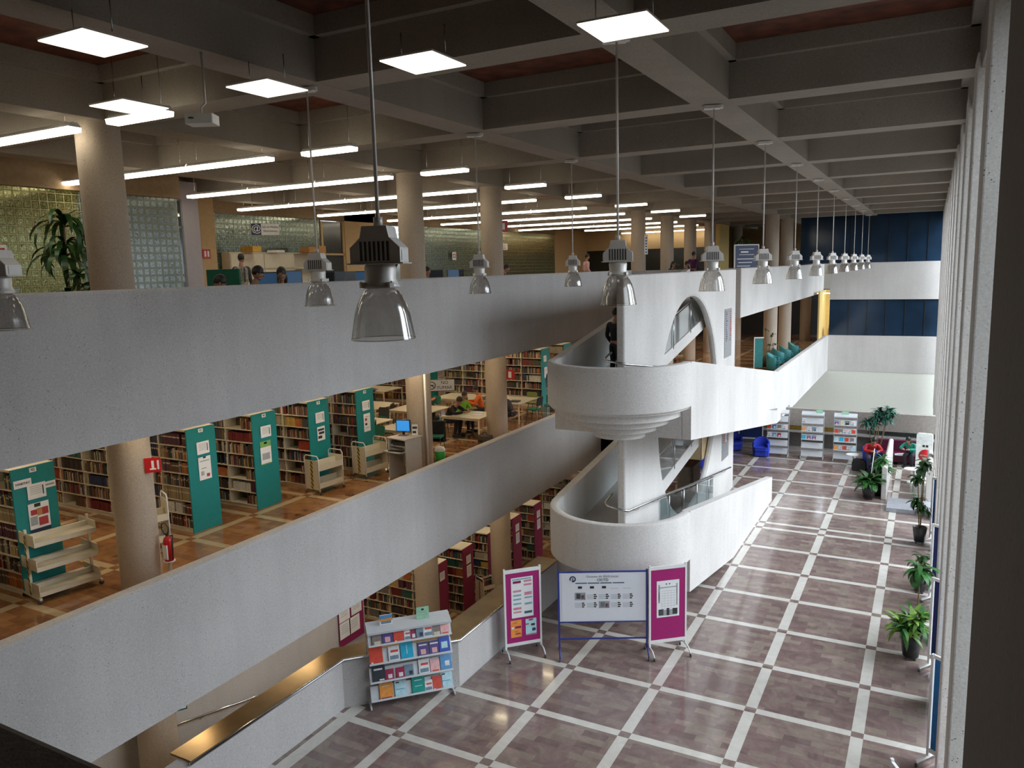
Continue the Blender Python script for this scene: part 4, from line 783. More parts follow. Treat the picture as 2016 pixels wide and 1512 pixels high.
glassrail('glass balustrade of the upper ramp seen through the round opening', -.18, 5.0, 5.0, 15.6, 6.86, 6)
glassrail('glass balustrade of the ramp to the middle floor seen through the opening', -.18, 5.0, 1.6, 12.3, 2.67, 4)
glassrail('glass panels closing the bottom of the round opening beside the lower ramp', .14, 7.3, 1.17, 13.0, .30, 4, .9)
def plaque(label, y0, y1, z0, z1, marks):
    t = thing('wall_plaque', label, 'plaque', (.1, (y0+y1)/2, (z0+z1)/2), RX); w, h = (y1-y0)/2, (z1-z0)/2
    MB().box(-w, w, -.02, 0, -h, h, P('plaque_grey', (.33, .34, .35), .35, .3)).build('panel', t); m = MB()
    q = random.Random(3)
    for i in range(14):
        z = h-.12-i*.075
        if z < -h+.25: break
        for j in range(3): x = -w+.15+j*.28; m.box(x, x+q.uniform(.08, .24), -.024, -.02, z, z+.035, marks[j % len(marks)])
    m.build('lettering', t)
plaque('tall grey directory plaque with red and blue lines on the upper spine wall', 14.45, 15.45, 4.95, 6.6, [NAVY, GREYI, REDP]); plaque('framed glass notice with red lines on the lower spine wall', 14.3, 15.25, 1.42, 3.1, [REDP, PAPER])
struct('wall_stair_end', MB().rbox(-1.3, -.75, 13.7, 14.9, 0, 1.25, P('taupe_metal', (.27, .24, .21), .5, .2), .12))
# ------------------------------------------------------------------ notice boards on the atrium floor
BLUEM = P('blue_painted_metal', (.03, .05, .28), .4); FUCH = P('fuchsia_felt', (.36, .012, .15), .85, var=.06, scale=60); WBD = P('whiteboard_surface', (.84, .88, .95), .25, var=.01)
def stand(label, x, y, deg, w, z0, z1, surf, frame, foot, bars=True, cat='notice board', border=.07):
    t = thing('notice_board', label, cat, (x, y, 0), math.radians(deg)); h = w/2
    MB().box(-h+.02, h-.02, -.012, .012, z0+border, z1-border, surf).build('panel', t)
    for zz in (z0, z1-border): MB().box(-h+.02, h-.02, -.02, .02, zz, zz+border, frame).build('frame_rail', t)
    for s in (-1, 1):
        MB().box(s*h-.02, s*h+.02, -.02, .02, .16, z1+.03, frame).build('post', t)
        ft = MB().tube([(s*h, 0, .18), (s*h, -.16, .16), (s*h, -.27, .07)], .016, foot, 8).tube([(s*h, 0, .18), (s*h, .16, .16), (s*h, .27, .07)], .016, foot, 8).build('foot', t)
        for r in (-1, 1): MB().tube([(s*h-.012, r*.27, .032), (s*h+.012, r*.27, .032)], .032, DARK, 12).build('caster', ft)
    if bars: MB().box(-h, h, -.012, .012, .36, .39, frame).build('cross_bar', t)
    return t
B1 = stand('left fuchsia rolling board with a long white poster and two small leaflets', -1.1, 1.77, 45.5, .78, .24, 1.92, FUCH, WHITEM, WHITEM, False)
B2 = stand('white rolling board headed Sistema de Bibliotecas in a blue frame', .42, 2.48, 27.1, 1.84, .74, 1.86, WBD, BLUEM, BLUEM, True, 'whiteboard', .025)
B3 = stand('right fuchsia rolling board with one framed drawing poster', 1.61, 3.14, 40, .80, .26, 1.94, FUCH, WHITEM, WHITEM, False)
PINK = P('pale_pink_ink', (.62, .25, .32), .6); TEALI = P('teal_ink', (.20, .42, .48), .6)
def on_board(B, name, label, x, z, w, h, marks, texts=(), base=PAPER, cat='poster'):
    a = B.rotation_euler.z; nx, ny = math.sin(a), -math.cos(a)
    p = (B.location.x+x*math.cos(a)+nx*.014, B.location.y+x*math.sin(a)+ny*.014, z)
    t = thing(name, label, cat, p, a); m = MB().box(-w/2, w/2, -.003, 0, -h/2, h/2, base); m.build('sheet', t); k = MB()
    for q in marks: k.box(q[0]*w, q[1]*w, -.0045, -.003, q[2]*h, q[3]*h, q[4])
    if marks: k.build('printed_marks', t)
    for s, sz, mt, tx, tz in texts: textmesh(s, sz, mt, (tx, -.006, tz), UP, t)
    return t
mk = [(-.45, .42, .44, .475, TEALI)]+[(-.42, -.05, .36, .42, MAROON), (.08, .44, .37, .42, PINK), (.08, .44, .28, .33, PINK), (-.42, -.05, .14, .19, PINK), (.1, .44, .04, .12, PINK), (-.42, -.05, .04, .08, TEALI), (-.42, -.05, -.06, -.02, TEALI), (-.42, -.05, -.17, -.13, TEALI), (-.42, -.05, -.30, -.24, PINK), (-.42, -.05, -.38, -.34, PINK), (.1, .44, -.04, .0, TEALI), (.1, .44, -.20, -.15, TEALI), (.08, .44, -.42, -.36, P('dark_teal_ink', (.03, .13, .16), .6))]
on_board(B1, 'poster', 'long white information poster on the left fuchsia board', -.01, 1.30, .48, .88, mk)
on_board(B1, 'leaflet', 'orange leaflet at the lower left of the left fuchsia board', -.16, .62, .24, .38, [(-.1, .45, .02, .14, MAROON), (-.42, -.2, .0, .12, PAPER), (-.2, .2, -.2, -.12, ORB), (-.1, .4, -.34, -.26, REDP), (-.3, .1, .3, .36, ORB)], base=ORA, cat='leaflet')
on_board(B1, 'leaflet', 'pale blue leaflet with a car at the lower right of the left fuchsia board', .17, .62, .24, .36, [(-.2, .2, .38, .47, REDP), (-.5, -.2, .15, .22, REDP), (.1, .42, -.28, -.1, NAVY), (-.5, .5, -.48, -.44, REDP), (0, .35, .05, .18, INK)], base=P('pale_blue_paper', (.45, .72, .78), .7), cat='leaflet')
q = random.Random(5); mk = []
for i in range(4): mk.append((-.33+i*.15, -.19+i*.15, .29, .312, P('dark_slate_ink', (.05, .12, .17), .6)))
for r, (z0, z1) in enumerate(((.18, .26), (-.06, .10), (-.24, -.09))):
    for c in range(5):
        x = -.34+c*.145
        if r == 0: mk.append((x+.04, x+.09, .185, .235, INK) if c < 3 else (x, x+.1, .18, .185, GREYI)); continue
        if (r, c) in ((1, 0), (2, 2)): mk += [(x, x+.13, z0, z1, GREYI), (x+.02, x+.07, z0+.03, z1-.02, INK), (x+.08, x+.12, z0+.02, z1-.05, PINK)]; continue
        for k in range(5): mk.append((x, x+.08, z0+.02+k*.022, z0+.026+k*.022, GREYI))
        for k in range(3): mk.append((x+.085, x+.115+.01*(k % 2), z0+.02+k*.04, z0+.045+k*.04, INK))
pst = on_board(B2, 'display_sheet', 'printed library notice with logo and article clippings on the white board', 0, 1.30, 1.72, 1.02, mk, [('Sistema de Bibliotecas', .075, GREYI, .0, .452), ('CICTD', .08, INK, .0, .372)], WBD, 'poster')
m = MB(); ci = [(.0+.055*math.cos(a), -.006, .055*math.sin(a)) for a in [math.radians(-60+300*i/24) for i in range(25)]]; m.T = Matrix.Translation((-.62, 0, .40)) @ Matrix.Rotation(math.radians(30), 4, 'Y'); m.tube(ci, .012, NAVY, 6); m.T = Matrix.Translation((-.62, 0, .40)); m.ball((0, -.006, .01), .013, NAVY, 8); m.prism([(-.022, -.05), (.022, -.05), (0, .0)], -.008, -.004, NAVY, axis='y'); m.build('logo', pst)
on_board(B3, 'poster', 'framed drawing poster with shelves and reading figures on the right fuchsia board', 0, 1.22, .50, .80, [(-.42, .42, .30, .33, GREYI), (-.4, .4, -.46, -.30, GREYI), (-.42, -.2, -.44, -.28, INK), (.2, .42, -.44, -.28, INK), (-.06, .06, -.46, -.26, INK), (-.1, -.04, .39, .42, NAVY), (.04, .1, .39, .42, NAVY), (-.43, -.36, -.1, .4, GREYI), (.36, .43, -.2, .4, GREYI), (-.42, -.38, -.05, .2, PINK)]+[(-.28, .28, .22-.07*i, .225-.07*i, GREYI) for i in range(8)]+[(-.28+.14*i, -.276+.14*i, -.25, .22, GREYI) for i in range(5)])
# boards along the fins at the right
def side_board(label, y0, y1, z0, z1, col, x=6.47, two=False):
    t = thing('rolling_board', label, 'notice board', (x, (y0+y1)/2, 0), RX); w = (y1-y0)/2
    MB().box(-w+.04, w-.04, -.012, .012, z0, z1, col).build('panel', t)
    for s in (-1, 1):
        MB().box(s*w-.02, s*w+.02, -.025, .025, .1, z1+.06, WHITEM).build('post', t); MB().box(s*w-.02, s*w+.02, -.3, .3, .07, .11, WHITEM).build('foot', t)
        for r in (-.28, .28): MB().tube([(s*w-.012, r, .035), (s*w+.012, r, .035)], .035, DARK, 12).build('caster', t)
    MB().box(-w, w, -.015, .015, z1, z1+.06, WHITEM).build('top_rail', t); MB().box(-w, w, -.015, .015, z0-.08, z0, WHITEM).build('bottom_rail', t)
    t.location = (x+w*.83, y1-w*.56, 0); t.rotation_euler.z = -.6
    return t
side_board('bright blue rolling board at the lower right, nearest along the fins', .35, 1.45, .25, 1.8, P('bright_blue_felt', (.02, .16, .42), .8))
side_board('navy rolling board behind the croton, second along the fins', 3.75, 4.75, .3, 1.85, P('navy_felt', (.01, .02, .12), .8))
side_board('blue rolling board farther along beside the tall thin tree', 11.6, 12.8, .3, 1.85, P('mid_blue_felt', (.02, .10, .32), .8)); side_board('navy rolling board between the two nearer plants', 7.2, 8.3, .3, 1.85, P('navy_felt', (.01, .02, .12), .8))
stand('maroon rolling board just entering the photo at the bottom right', 6.2, -2.25, -62, .8, .24, 1.92, MAROON, WHITEM, WHITEM, False)
# ------------------------------------------------------------------ display racks
GREYR = P('pale_grey_rack_metal', (.58, .61, .64), .4, .1, var=.03)
COV = {n: P('cover_'+n, c, .35, var=.15, scale=14) for n, c in dict(slate=(.16, .25, .32), purple=(.09, .06, .22), red=(.62, .07, .04), white=(.72, .74, .76), pink=(.75, .42, .42), grey=(.22, .18, .17), cyan=(.01, .38, .58), blue=(.03, .09, .42), black=(.03, .04, .05), maroon=(.32, .02, .07), orange=(.75, .30, .06), pale=(.45, .68, .75), green=(.0, .30, .25), steelblue=(.10, .30, .55), beige=(.6, .55, .4), yellow=(.8, .5, .05)).items()}
def rack(label, x, y, deg, w, levels, H, step, z0, group=None, tilt=.42, dh=.27, roof=True):
    t = thing('display_rack', label, 'display rack', (x, y, 0), math.radians(deg), group); h = w/2
    for s in (-1, 1):
        MB().box(s*h-.012, s*h+.012, .10, .14, 0, H, GREYR).build('side_post', t); MB().box(s*h-.015, s*h+.015, -.25, .3, .02, .06, GREYR).build('foot', t)
    if w > 1.2: MB().box(-.01, .01, .10, .14, 0, H, GREYR).build('middle_post', t)
    if roof: MB().add([(-h, -.16, H-.06), (h, -.16, H-.06), (h, .16, H+.03), (-h, .16, H+.03), (-h, -.16, H-.10), (h, -.16, H-.10), (h, .16, H-.0), (-h, .16, H)], [(0, 1, 2, 3), (0, 4, 5, 1), (7, 6, 5, 4), (0, 3, 7, 4), (1, 5, 6, 2), (2, 6, 7, 3)], GREYR).build('roof_shelf', t)
    for k in range(levels):
        z = z0+k*step; m = MB(); m.T = Matrix.Translation((0, -.17, z)) @ Matrix.Rotation(-tilt, 4, 'X')
        m.box(-h+.01, h-.01, 0, .012, 0, dh, GREYR).box(-h+.01, h-.01, -.045, 0, -.01, .0, GREYR).box(-h+.01, h-.01, -.048, -.044, -.01, .025, GREYR); m.build('display_shelf', t)
    return t
COVN = {'slate': 'slate blue', 'purple': 'dark purple', 'pale': 'pale blue', 'steelblue': 'steel blue', 'green': 'teal green'}
def cover(T, x, k, z0, step, w, h, c, label, group, deco=None, tilt=.42):
    a = T.rotation_euler.z; mw = T.matrix_basis @ Matrix.Translation((x, -.17, z0+k*step)) @ Matrix.Rotation(-tilt, 4, 'X') @ Matrix.Translation((0, -.012, .002))
    m = MB().box(-w/2, w/2, -.012, 0, 0, h, PAPER).box(-w/2-.003, w/2+.003, -.015, -.012, 0, h, COV[c]).box(-w/2-.003, -w/2, -.015, .002, 0, h, COV[c])
    for (x0, x1, zz0, zz1, cc) in deco or (): m.box(x0*w, x1*w, -.0165, -.015, zz0*h, zz1*h, COV[cc])
    o = m.build('book'); o.matrix_basis = mw; return tag(o, label, 'book', group)
RK = rack('grey two-bay display rack of face-out books in front of the bronze-capped wall', -2.30, -.62, 45.8, 1.6, 4, 1.55, .365, .14)
base = 'books shown face out on the near display rack'
X = lambda px: (px-125)/740*1.58-.79
rows = [(3, [(200, 'grey', .13), (295, 'purple', .15), (395, 'red', .155), (470, 'white', .1), (522, 'maroon', .09), (577, 'slate', .13), (655, 'white', .14), (728, 'grey', .13), (805, 'pink', .13)]),
        (2, [(188, 'red', .19), (345, 'white', .16), (460, 'cyan', .18), (605, 'purple', .15), (707, 'purple', .15), (797, 'blue', .17)]),
        (1, [(205, 'black', .18), (298, 'maroon', .12), (393, 'maroon', .12), (470, 'slate', .13), (607, 'white', .16), (705, 'pink', .14), (808, 'steelblue', .17)]),
        (0, [(262, 'orange', .19), (390, 'pale', .17), (550, 'green', .19), (640, 'white', .12), (722, 'red', .15), (808, 'pale', .17)])]
DEC = {'purple': [(-.4, .4, .75, .85, 'white'), (-.25, .25, .15, .5, 'pink')], 'red': [(-.4, -.25, .05, .15, 'white'), (-.1, .2, .3, .75, 'red')], 'white': [(-.3, .4, .6, .75, 'red'), (-.4, .4, .15, .4, 'slate')], 'grey': [(-.3, .4, .1, .35, 'beige')], 'blue': [(-.25, .3, .3, .7, 'pale')], 'black': [(-.4, .3, .7, .8, 'white'), (0, .4, .1, .18, 'white')], 'maroon': [(-.2, .3, .2, .55, 'white')], 'orange': [(-.3, .3, .7, .75, 'beige'), (-.4, .4, .05, .12, 'maroon')], 'pale': [(-.4, -.1, .85, .93, 'black'), (-.4, .3, .45, .5, 'steelblue')], 'green': [(-.3, .3, .7, .75, 'pale'), (-.3, .3, .4, .43, 'pale')], 'slate': [(0, .4, .2, .5, 'black')], 'steelblue': [(-.1, .3, .3, .6, 'white')], 'cyan': [(-.03, .03, .3, .8, 'pale')], 'pink': [(-.3, .4, .1, .2, 'red')]}
rn = ['bottom', 'third', 'second', 'top']
for k, rw in rows:
    for i, (px, c, w_) in enumerate(rw):
        w_ *= 1.28
        cover(RK, X(px), k, .14, .365, w_, w_*1.36 if w_ > .14 else .2, c, f'{COVN.get(c, c)} book, {ordn[i]} from the left in the {rn[k]} row of the near display rack', base, DEC.get(c))
for x, w_, h_, mt, l, mk in ((-.42, .24, .20, PAPER, 'small colourful picture card standing on top of the near display rack', [(-.5, .5, .1, .45, COV['steelblue']), (-.5, .5, -.15, .1, COV['orange']), (-.4, .4, -.4, -.15, COV['slate'])]), (.28, .24, .24, P('mint_paper', (.32, .62, .42), .7), 'mint green sign standing on top of the near display rack', [(-.1, .1, .2, .35, INK), (-.3, .3, .02, .06, GREYI), (-.35, .35, -.2, -.16, GREYI)])):
    a = RK.rotation_euler.z; o = flyer(l, (RK.location.x+x*math.cos(a), RK.location.y+x*math.sin(a), 1.55+h_/2), w_, h_, mk, cat='sign', base=mt, rz=a, name='table_sign')
for r, (x, lab) in enumerate(((.72, 'far display rack partly hidden by the slanted ramp wall'), (2.1, 'middle far display rack with a green sign on top'), (3.35, 'right far display rack beside the person in red'))):
    T = rack(lab, x, 21.75, 2, .86, 5, 1.93, .345, .12, 'far display racks', dh=.25)
    if r: flyer(f'small green sign on top of the {lab.split(" with")[0].split(" beside")[0]}', (x+(.25 if r == 1 else -.02), 21.72, 2.02), .27, .16, [(-.4, .4, -.05, .1, PAPER)], cat='sign', base=P('mint_paper', (.32, .62, .42), .7), rz=0, name='table_sign')
    for k, cs in enumerate([(), (), ('white', 'steelblue', 'maroon') if r == 0 else ('cyan', 'purple', 'purple'), ('red', 'blue', 'grey', 'white') if r == 0 else ('orange', 'white', 'slate'), () if r < 1 else ('white',)] if r < 2 else [(), ('orange', 'white', 'red', 'white', 'pale'), ('pale', 'cyan', 'red', 'grey'), ('red', 'grey', 'white', 'white', 'red'), ('purple', 'beige', 'black', 'white')]):
        for i, c in enumerate(cs):
            cover(T, -.32+i*(.16 if len(cs) > 4 else .2), k, .12, .345, .13, .19, c, f'{COVN.get(c, c)} booklet, {ordn[i]} from left, {["bottom","fourth","third","second","top"][k]} shelf of the {["left","middle","right"][r]} far rack', 'booklets on the far display racks', DEC.get(c))
# ------------------------------------------------------------------ armchairs, tables, couch
BLUEF = P('royal_blue_fabric', (.01, .035, .42), .75, var=.15, scale=50); TEALP = P('teal_vinyl', (.04, .26, .28), .5, var=.1)
def tub(label, loc, rz, mat=BLUEF, group='blue tub armchairs', s=1):
    t = thing('armchair', label, 'armchair', loc, rz, group); n = 22; vs = []; ro, ri = .36*s, .27*s
    for i in range(n+1):
        a = math.radians(-35+250*i/n); top = .60+.20*max(0, math.sin(a))**1.3 if math.sin(a) > 0 else .60+.3*math.sin(a)*.2
        for r, z in ((ro*.92, .03), (ro, top-.03), (ro-.02, top), (ri+.02, top), (ri, top-.03), (ri, .3)): vs.append((r*math.cos(a), r*math.sin(a)*.95, z*s))
    m = MB(); m.add(vs, [(i*6+k, (i+1)*6+k, (i+1)*6+(k+1) % 6, i*6+(k+1) % 6) for i in range(n) for k in range(6)]+[tuple(range(5, -1, -1)), tuple(n*6+k for k in range(6))], mat, True)
    o = m.build('shell', t); e = o.modifiers.new('e', 'EDGE_SPLIT'); e.split_angle = math.radians(50)
    MB().rbox(-ri*.98, ri*.98, -.30*s, ri*.9, .30*s, .42*s, mat, .06, ax=2).build('seat_cushion', t, bevel=.02); MB().rbox(-.25*s, .25*s, -.24*s, .2*s, .05, .3*s, mat, .05).build('base', t)
    return t
tub('blue tub armchair in front of the far display racks', (.12, 21.35, 0), .1); tub('blue tub armchair farther left, partly behind the spine wall', (-1.15, 22.05, 0), .7)
tub('blue tub armchair seen from behind through the lower opening', (-1.75, 18.6, 0), 2.3); tub('blue tub armchair under the person in red', (4.45, 20.85, 0), 1.2, s=1.1)
for i, (x, y, r, l) in enumerate(((-.75, 29.1, 1.5, 'pale teal armchair next to the teal board by the parapet corner'), (-.9, 31.6, 1.9, 'teal armchair first of the row along the far parapet'), (-.75, 32.9, 1.9, 'teal armchair second of the row along the far parapet'), (-.6, 35.0, 1.7, 'teal armchair last of the row along the far parapet'))):
    tub(l, (x, y, L2), r, TEALP, 'teal armchairs of the middle floor', 1.1)
t = thing('partition_board', 'narrow teal board in a white frame standing behind the parapet corner', 'board', (-1.45, 28.8, L2), .25)
MB().box(-.2, .2, -.015, .015, .12, 1.62, TEALP).build('panel', t); MB().box(-.24, -.2, -.03, .03, 0, 1.68, WHITEM).build('post', t); MB().box(-.24, .24, -.03, .03, 1.62, 1.68, WHITEM).build('top_rail', t)
plant('potted_fig', 'thin bare-stemmed plant in a wide dark bowl beside the far columns', (-1.3, 30.3, L2), [(.25, 0, 1.7), (-.35, .1, 1.4), (.1, .1, 1.2), (.4, -.1, 1.25), (-.1, 0, 2.0)], LEAFD, .28, .09, 7, (.5, .28, .5), (-.2, .9), 1.6, 31, cast=False, potm=P('dark_brown_bowl', (.05, .03, .02), .5))
plant('low_bowl_plant', 'low green plant filling the wide dark bowl', (-1.3, 30.2, L2+.42), [(0, 0, .12), (.2, 0, .1), (-.2, 0, .1)], LEAFV, .2, .07, 10, (.12, .1, .08), (.2, 1.2), 1.2, 32, cast=False)
def rtable(label, loc):
    t = thing('side_table', label, 'side table', loc, 0, 'small round white tables'); MB().cyl((0, 0, .50), .26, .02, WHITEM, 28).build('tabletop', t); MB().cyl((0, 0, .02), .03, .48, WHITEM, 12).build('pedestal', t); MB().cyl((0, 0, 0), .15, .02, WHITEM, 20).build('foot', t)
rtable('small round white table right of the far racks', (3.75, 20.85, 0)); rtable('small round white table beside the tall white banner', (5.85, 19.3, 0))
ch = thing('couch', 'dark maroon couch against the far dark green glazing', 'couch', (5.45, 22.3, 0)); CM = P('maroon_vinyl', (.10, .008, .035), .5)
MB().rbox(-.95, .95, -.35, .35, .1, .42, CM, .04).build('seat', ch, bevel=.02); MB().rbox(-.95, .95, .2, .42, .3, .85, CM, .05).build('backrest', ch, bevel=.02)
sg = thing('banner_display', 'tall white rounded display with a big red disc, right of the couch', 'display', (6.22, 19.9, 0), -.12)
MB().rbox(-.27, .27, -.06, .06, .05, 1.75, P('glossy_white', (.75, .8, .78), .3), .08, ax=1).build('body', sg); MB().tube([(.06, -.062, .92), (.06, -.072, .92)], .235, RED, 40).build('red_disc', sg)
MB().box(-.06, .02, -.066, -.06, 1.24, 1.32, INK).box(.05, .13, -.066, -.06, 1.24, 1.32, INK).build('logo', sg); textmesh('¡NO TE QUEDES!', .05, PAPER, (.06, -.078, .93), UP, sg)
MB().box(-.2, .2, -.16, .16, 0, .05, GREYM).build('foot', sg)
dv = MB(); pr = []
for i in range(9): a = PI*i/8; pr.append((.085*math.cos(a), 1.07+.085*math.sin(a)))
dv.prism([(x+5.06, z) for x, z in pr]+[(4.975, 0), (5.145, 0)], 16.6, 21.4, CONC_F, axis='y'); o = struct('wall_divider', dv, 'pale rounded divider wall at the end of the atrium', bevel=.02)
struct('wall_divider_right', MB().rbox(6.33, 6.5, 16.5, 19.0, 0, 1.35, CONC_F, .08, ax=1)); struct('floor_step', MB().box(5.2, 6.5, 15.25, 16.5, 0, .14, P('grey_step', (.30, .31, .34), .5)), bevel=.01)
bb = stand('blue rolling board with posters behind the far armchairs', -.55, 22.55, 5, 1.0, .45, 1.75, P('deep_blue_felt', (.01, .035, .16), .8), WHITEM, WHITEM, False)
on_board(bb, 'leaflet', 'white leaflet at the upper left of the far blue board', -.25, 1.4, .36, .5, [(-.1, .1, -.1, .0, INK)], cat='leaflet'); on_board(bb, 'poster', 'dark floral poster at the upper right of the far blue board', .18, 1.42, .36, .52, [(-.3, .2, -.3, .3, COV['pink']), (-.1, .4, -.1, .2, COV['red'])], base=COV['black'])
# atrium plants
plant('peace_lily', 'broad-leaved peace lily in a black pot beside the divider wall', (4.6, 16.55, 0), [(0, 0, .66), (.14, 0, .60), (-.14, .05, .60), (0, .14, .64), (-.05, -.14, .58)], LEAFM, .62, .17, 16, (.24, .18, .5), (.2, 1.3), 1.7, 11, mat2=LEAFD)
m = MB().tube([(0, 0, .5), (.1, .05, 1.75)], .015, P('white_pole', (.7, .7, .68), .5), 8); o = m.build('support_pole'); o.location = (4.62, 16.6, 0); tag(o, 'thin white pole leaning from the peace lily pot', 'pole')
plant('fern_plant', 'feathery plant drooping over the near end of the divider wall', (4.86, 17.15, 0), [(.1, 0, 1.3), (.15, .1, 1.1), (0, -.1, 1.15), (.2, -.1, .95)], LEAFM, .5, .06, 30, (.2, .15, .4), (-.4, 1.1), 2.0, 12, cast=False)
plant('blue_green_tree', 'feathery blue-green potted tree behind the far armchair', (4.5, 21.9, 0), [(0, 0, 1.9), (-.35, 0, 1.7), (.35, 0, 1.95), (.1, .1, 2.15), (-.1, .1, 1.6), (.45, 0, 2.2)], LEAFB, .46, .085, 44, (.2, .16, .35), (-.3, 1.2), 1.6, 13, cast=False)
plant('thin_tree', 'tall thin tree in a tapered black pot against the fins', (6.2, 12.5, 0), [(0, 0, 2.25), (-.12, .05, 1.95), (.05, 0, 2.45), (.02, .1, 1.1), (-.1, 0, 1.3)], LEAFD, .36, .12, 22, (.19, .14, .42), (-.6, 1.1), 1.8, 14)
plant('croton_plant', 'yellow-green croton in a tall black pot nearest along the fins', (6.14, 5.05, 0), [(0, 0, .80), (-.2, -.05, .72), (.16, .05, .84), (0, .15, .78), (-.1, -.15, .68)], LEAFV, .50, .085, 30, (.22, .15, .55), (-.1, 1.3), 1.5, 15, mat2=LEAFM)
plant('dracaena_plant', 'dracaena with one leafy head on a bare cane behind the croton', (6.22, 5.75, 0), [(.02, -.1, 1.72)], LEAFM, .50, .11, 34, (.14, .11, .3), (-.4, 1.2), 2.3, 16, cast=False)
plant('dracaena_plant', 'dark potted plant between the croton and the tall thin tree', (6.25, 8.7, 0), [(0, 0, .75), (.05, .05, .95)], LEAFD, .35, .08, 14, (.15, .12, .4), (-.2, 1.1), 1.9, 17)
# tall printer seen in the lit room beyond
t = thing('photocopier', 'grey photocopier in the yellow room at the end of the middle floor', 'photocopier', (.3, 46.8, L2), .2); MB().box(-.4, .4, -.35, .35, 0, .75, P('copier_beige', (.45, .36, .18), .5)).build('body', t, bevel=.02); MB().box(-.35, .35, -.3, .3, .75, .95, DARK).build('scanner', t, bevel=.02)
struct('wall_yellow_room', MB().box(-.5, .9, 48.2, 48.3, L2, L3-.8, PLASTY).box(-.55, -.45, 44.5, 48.2, L2, L3-.8, PLASTY))
dup(RL, (-.1, 46.5, 5.9), 0, 'added tube light of the yellow room at the far end')
# ------------------------------------------------------------------ people
def skinned(nodes, edges, mat, root=0, sub=2):
    me = bpy.data.meshes.new('s'); bm = bmesh.new(); sk = bm.verts.layers.skin.verify(); vs = []
    for i, (p, r) in enumerate(nodes):
        v = bm.verts.new(p); rr = r if isinstance(r, tuple) else (r, r); v[sk].radius = rr; v[sk].use_root = (i == root); vs.append(v)
    for a, b in edges: bm.edges.new((vs[a], vs[b]))
    bm.to_mesh(me); bm.free(); o = bpy.data.objects.new('s', me); COL.objects.link(o)
    m = o.modifiers.new('skin', 'SKIN'); m.use_smooth_shade = True; s = o.modifiers.new('sub', 'SUBSURF'); s.levels = s.render_levels = sub
    out = bpy.data.meshes.new_from_object(o.evaluated_get(bpy.context.evaluated_depsgraph_get())); bpy.data.objects.remove(o)
    r = ([tuple(v.co) for v in out.vertices], [tuple(p.vertices) for p in out.polygons]); bpy.data.meshes.remove(out); return r
SKIN = P('brown_skin', (.36, .19, .12), .55, var=.05); HAIR = P('black_hair', (.012, .010, .009), .5, var=.3, scale=30); HAIR2 = P('dark_brown_hair', (.035, .018, .01), .5, var=.3, scale=30)
JEANS = P('blue_jeans', (.04, .07, .14), .85, var=.2, scale=30); TROU = P('dark_trousers', (.02, .02, .028), .85); SHOE = P('dark_shoe', (.03, .03, .03), .6)
POSES = {
 'sit': dict(pel=(0, 0, .52), ch=(0, -.10, .86), nk=(0, -.15, 1.03), hd=(0, -.20, 1.17), kn=(.12, -.42, .50), an=(.12, -.40, .09), sh=(.18, -.10, .95), el=(.27, -.24, .72), ha=(.12, -.50, .78)),
 'lean': dict(pel=(0, 0, .52), ch=(0, -.24, .82), nk=(0, -.36, .96), hd=(0, -.46, 1.07), kn=(.12, -.42, .50), an=(.12, -.35, .09), sh=(.18, -.26, .90), el=(.27, -.45, .75), ha=(.10, -.68, .78)),
 'stand': dict(pel=(0, 0, .92), ch=(0, 0, 1.26), nk=(0, -.01, 1.45), hd=(0, -.04, 1.60), kn=(.10, -.03, .50), an=(.11, .02, .09), sh=(.19, 0, 1.37), el=(.25, .03, 1.08), ha=(.22, -.14, .85))}
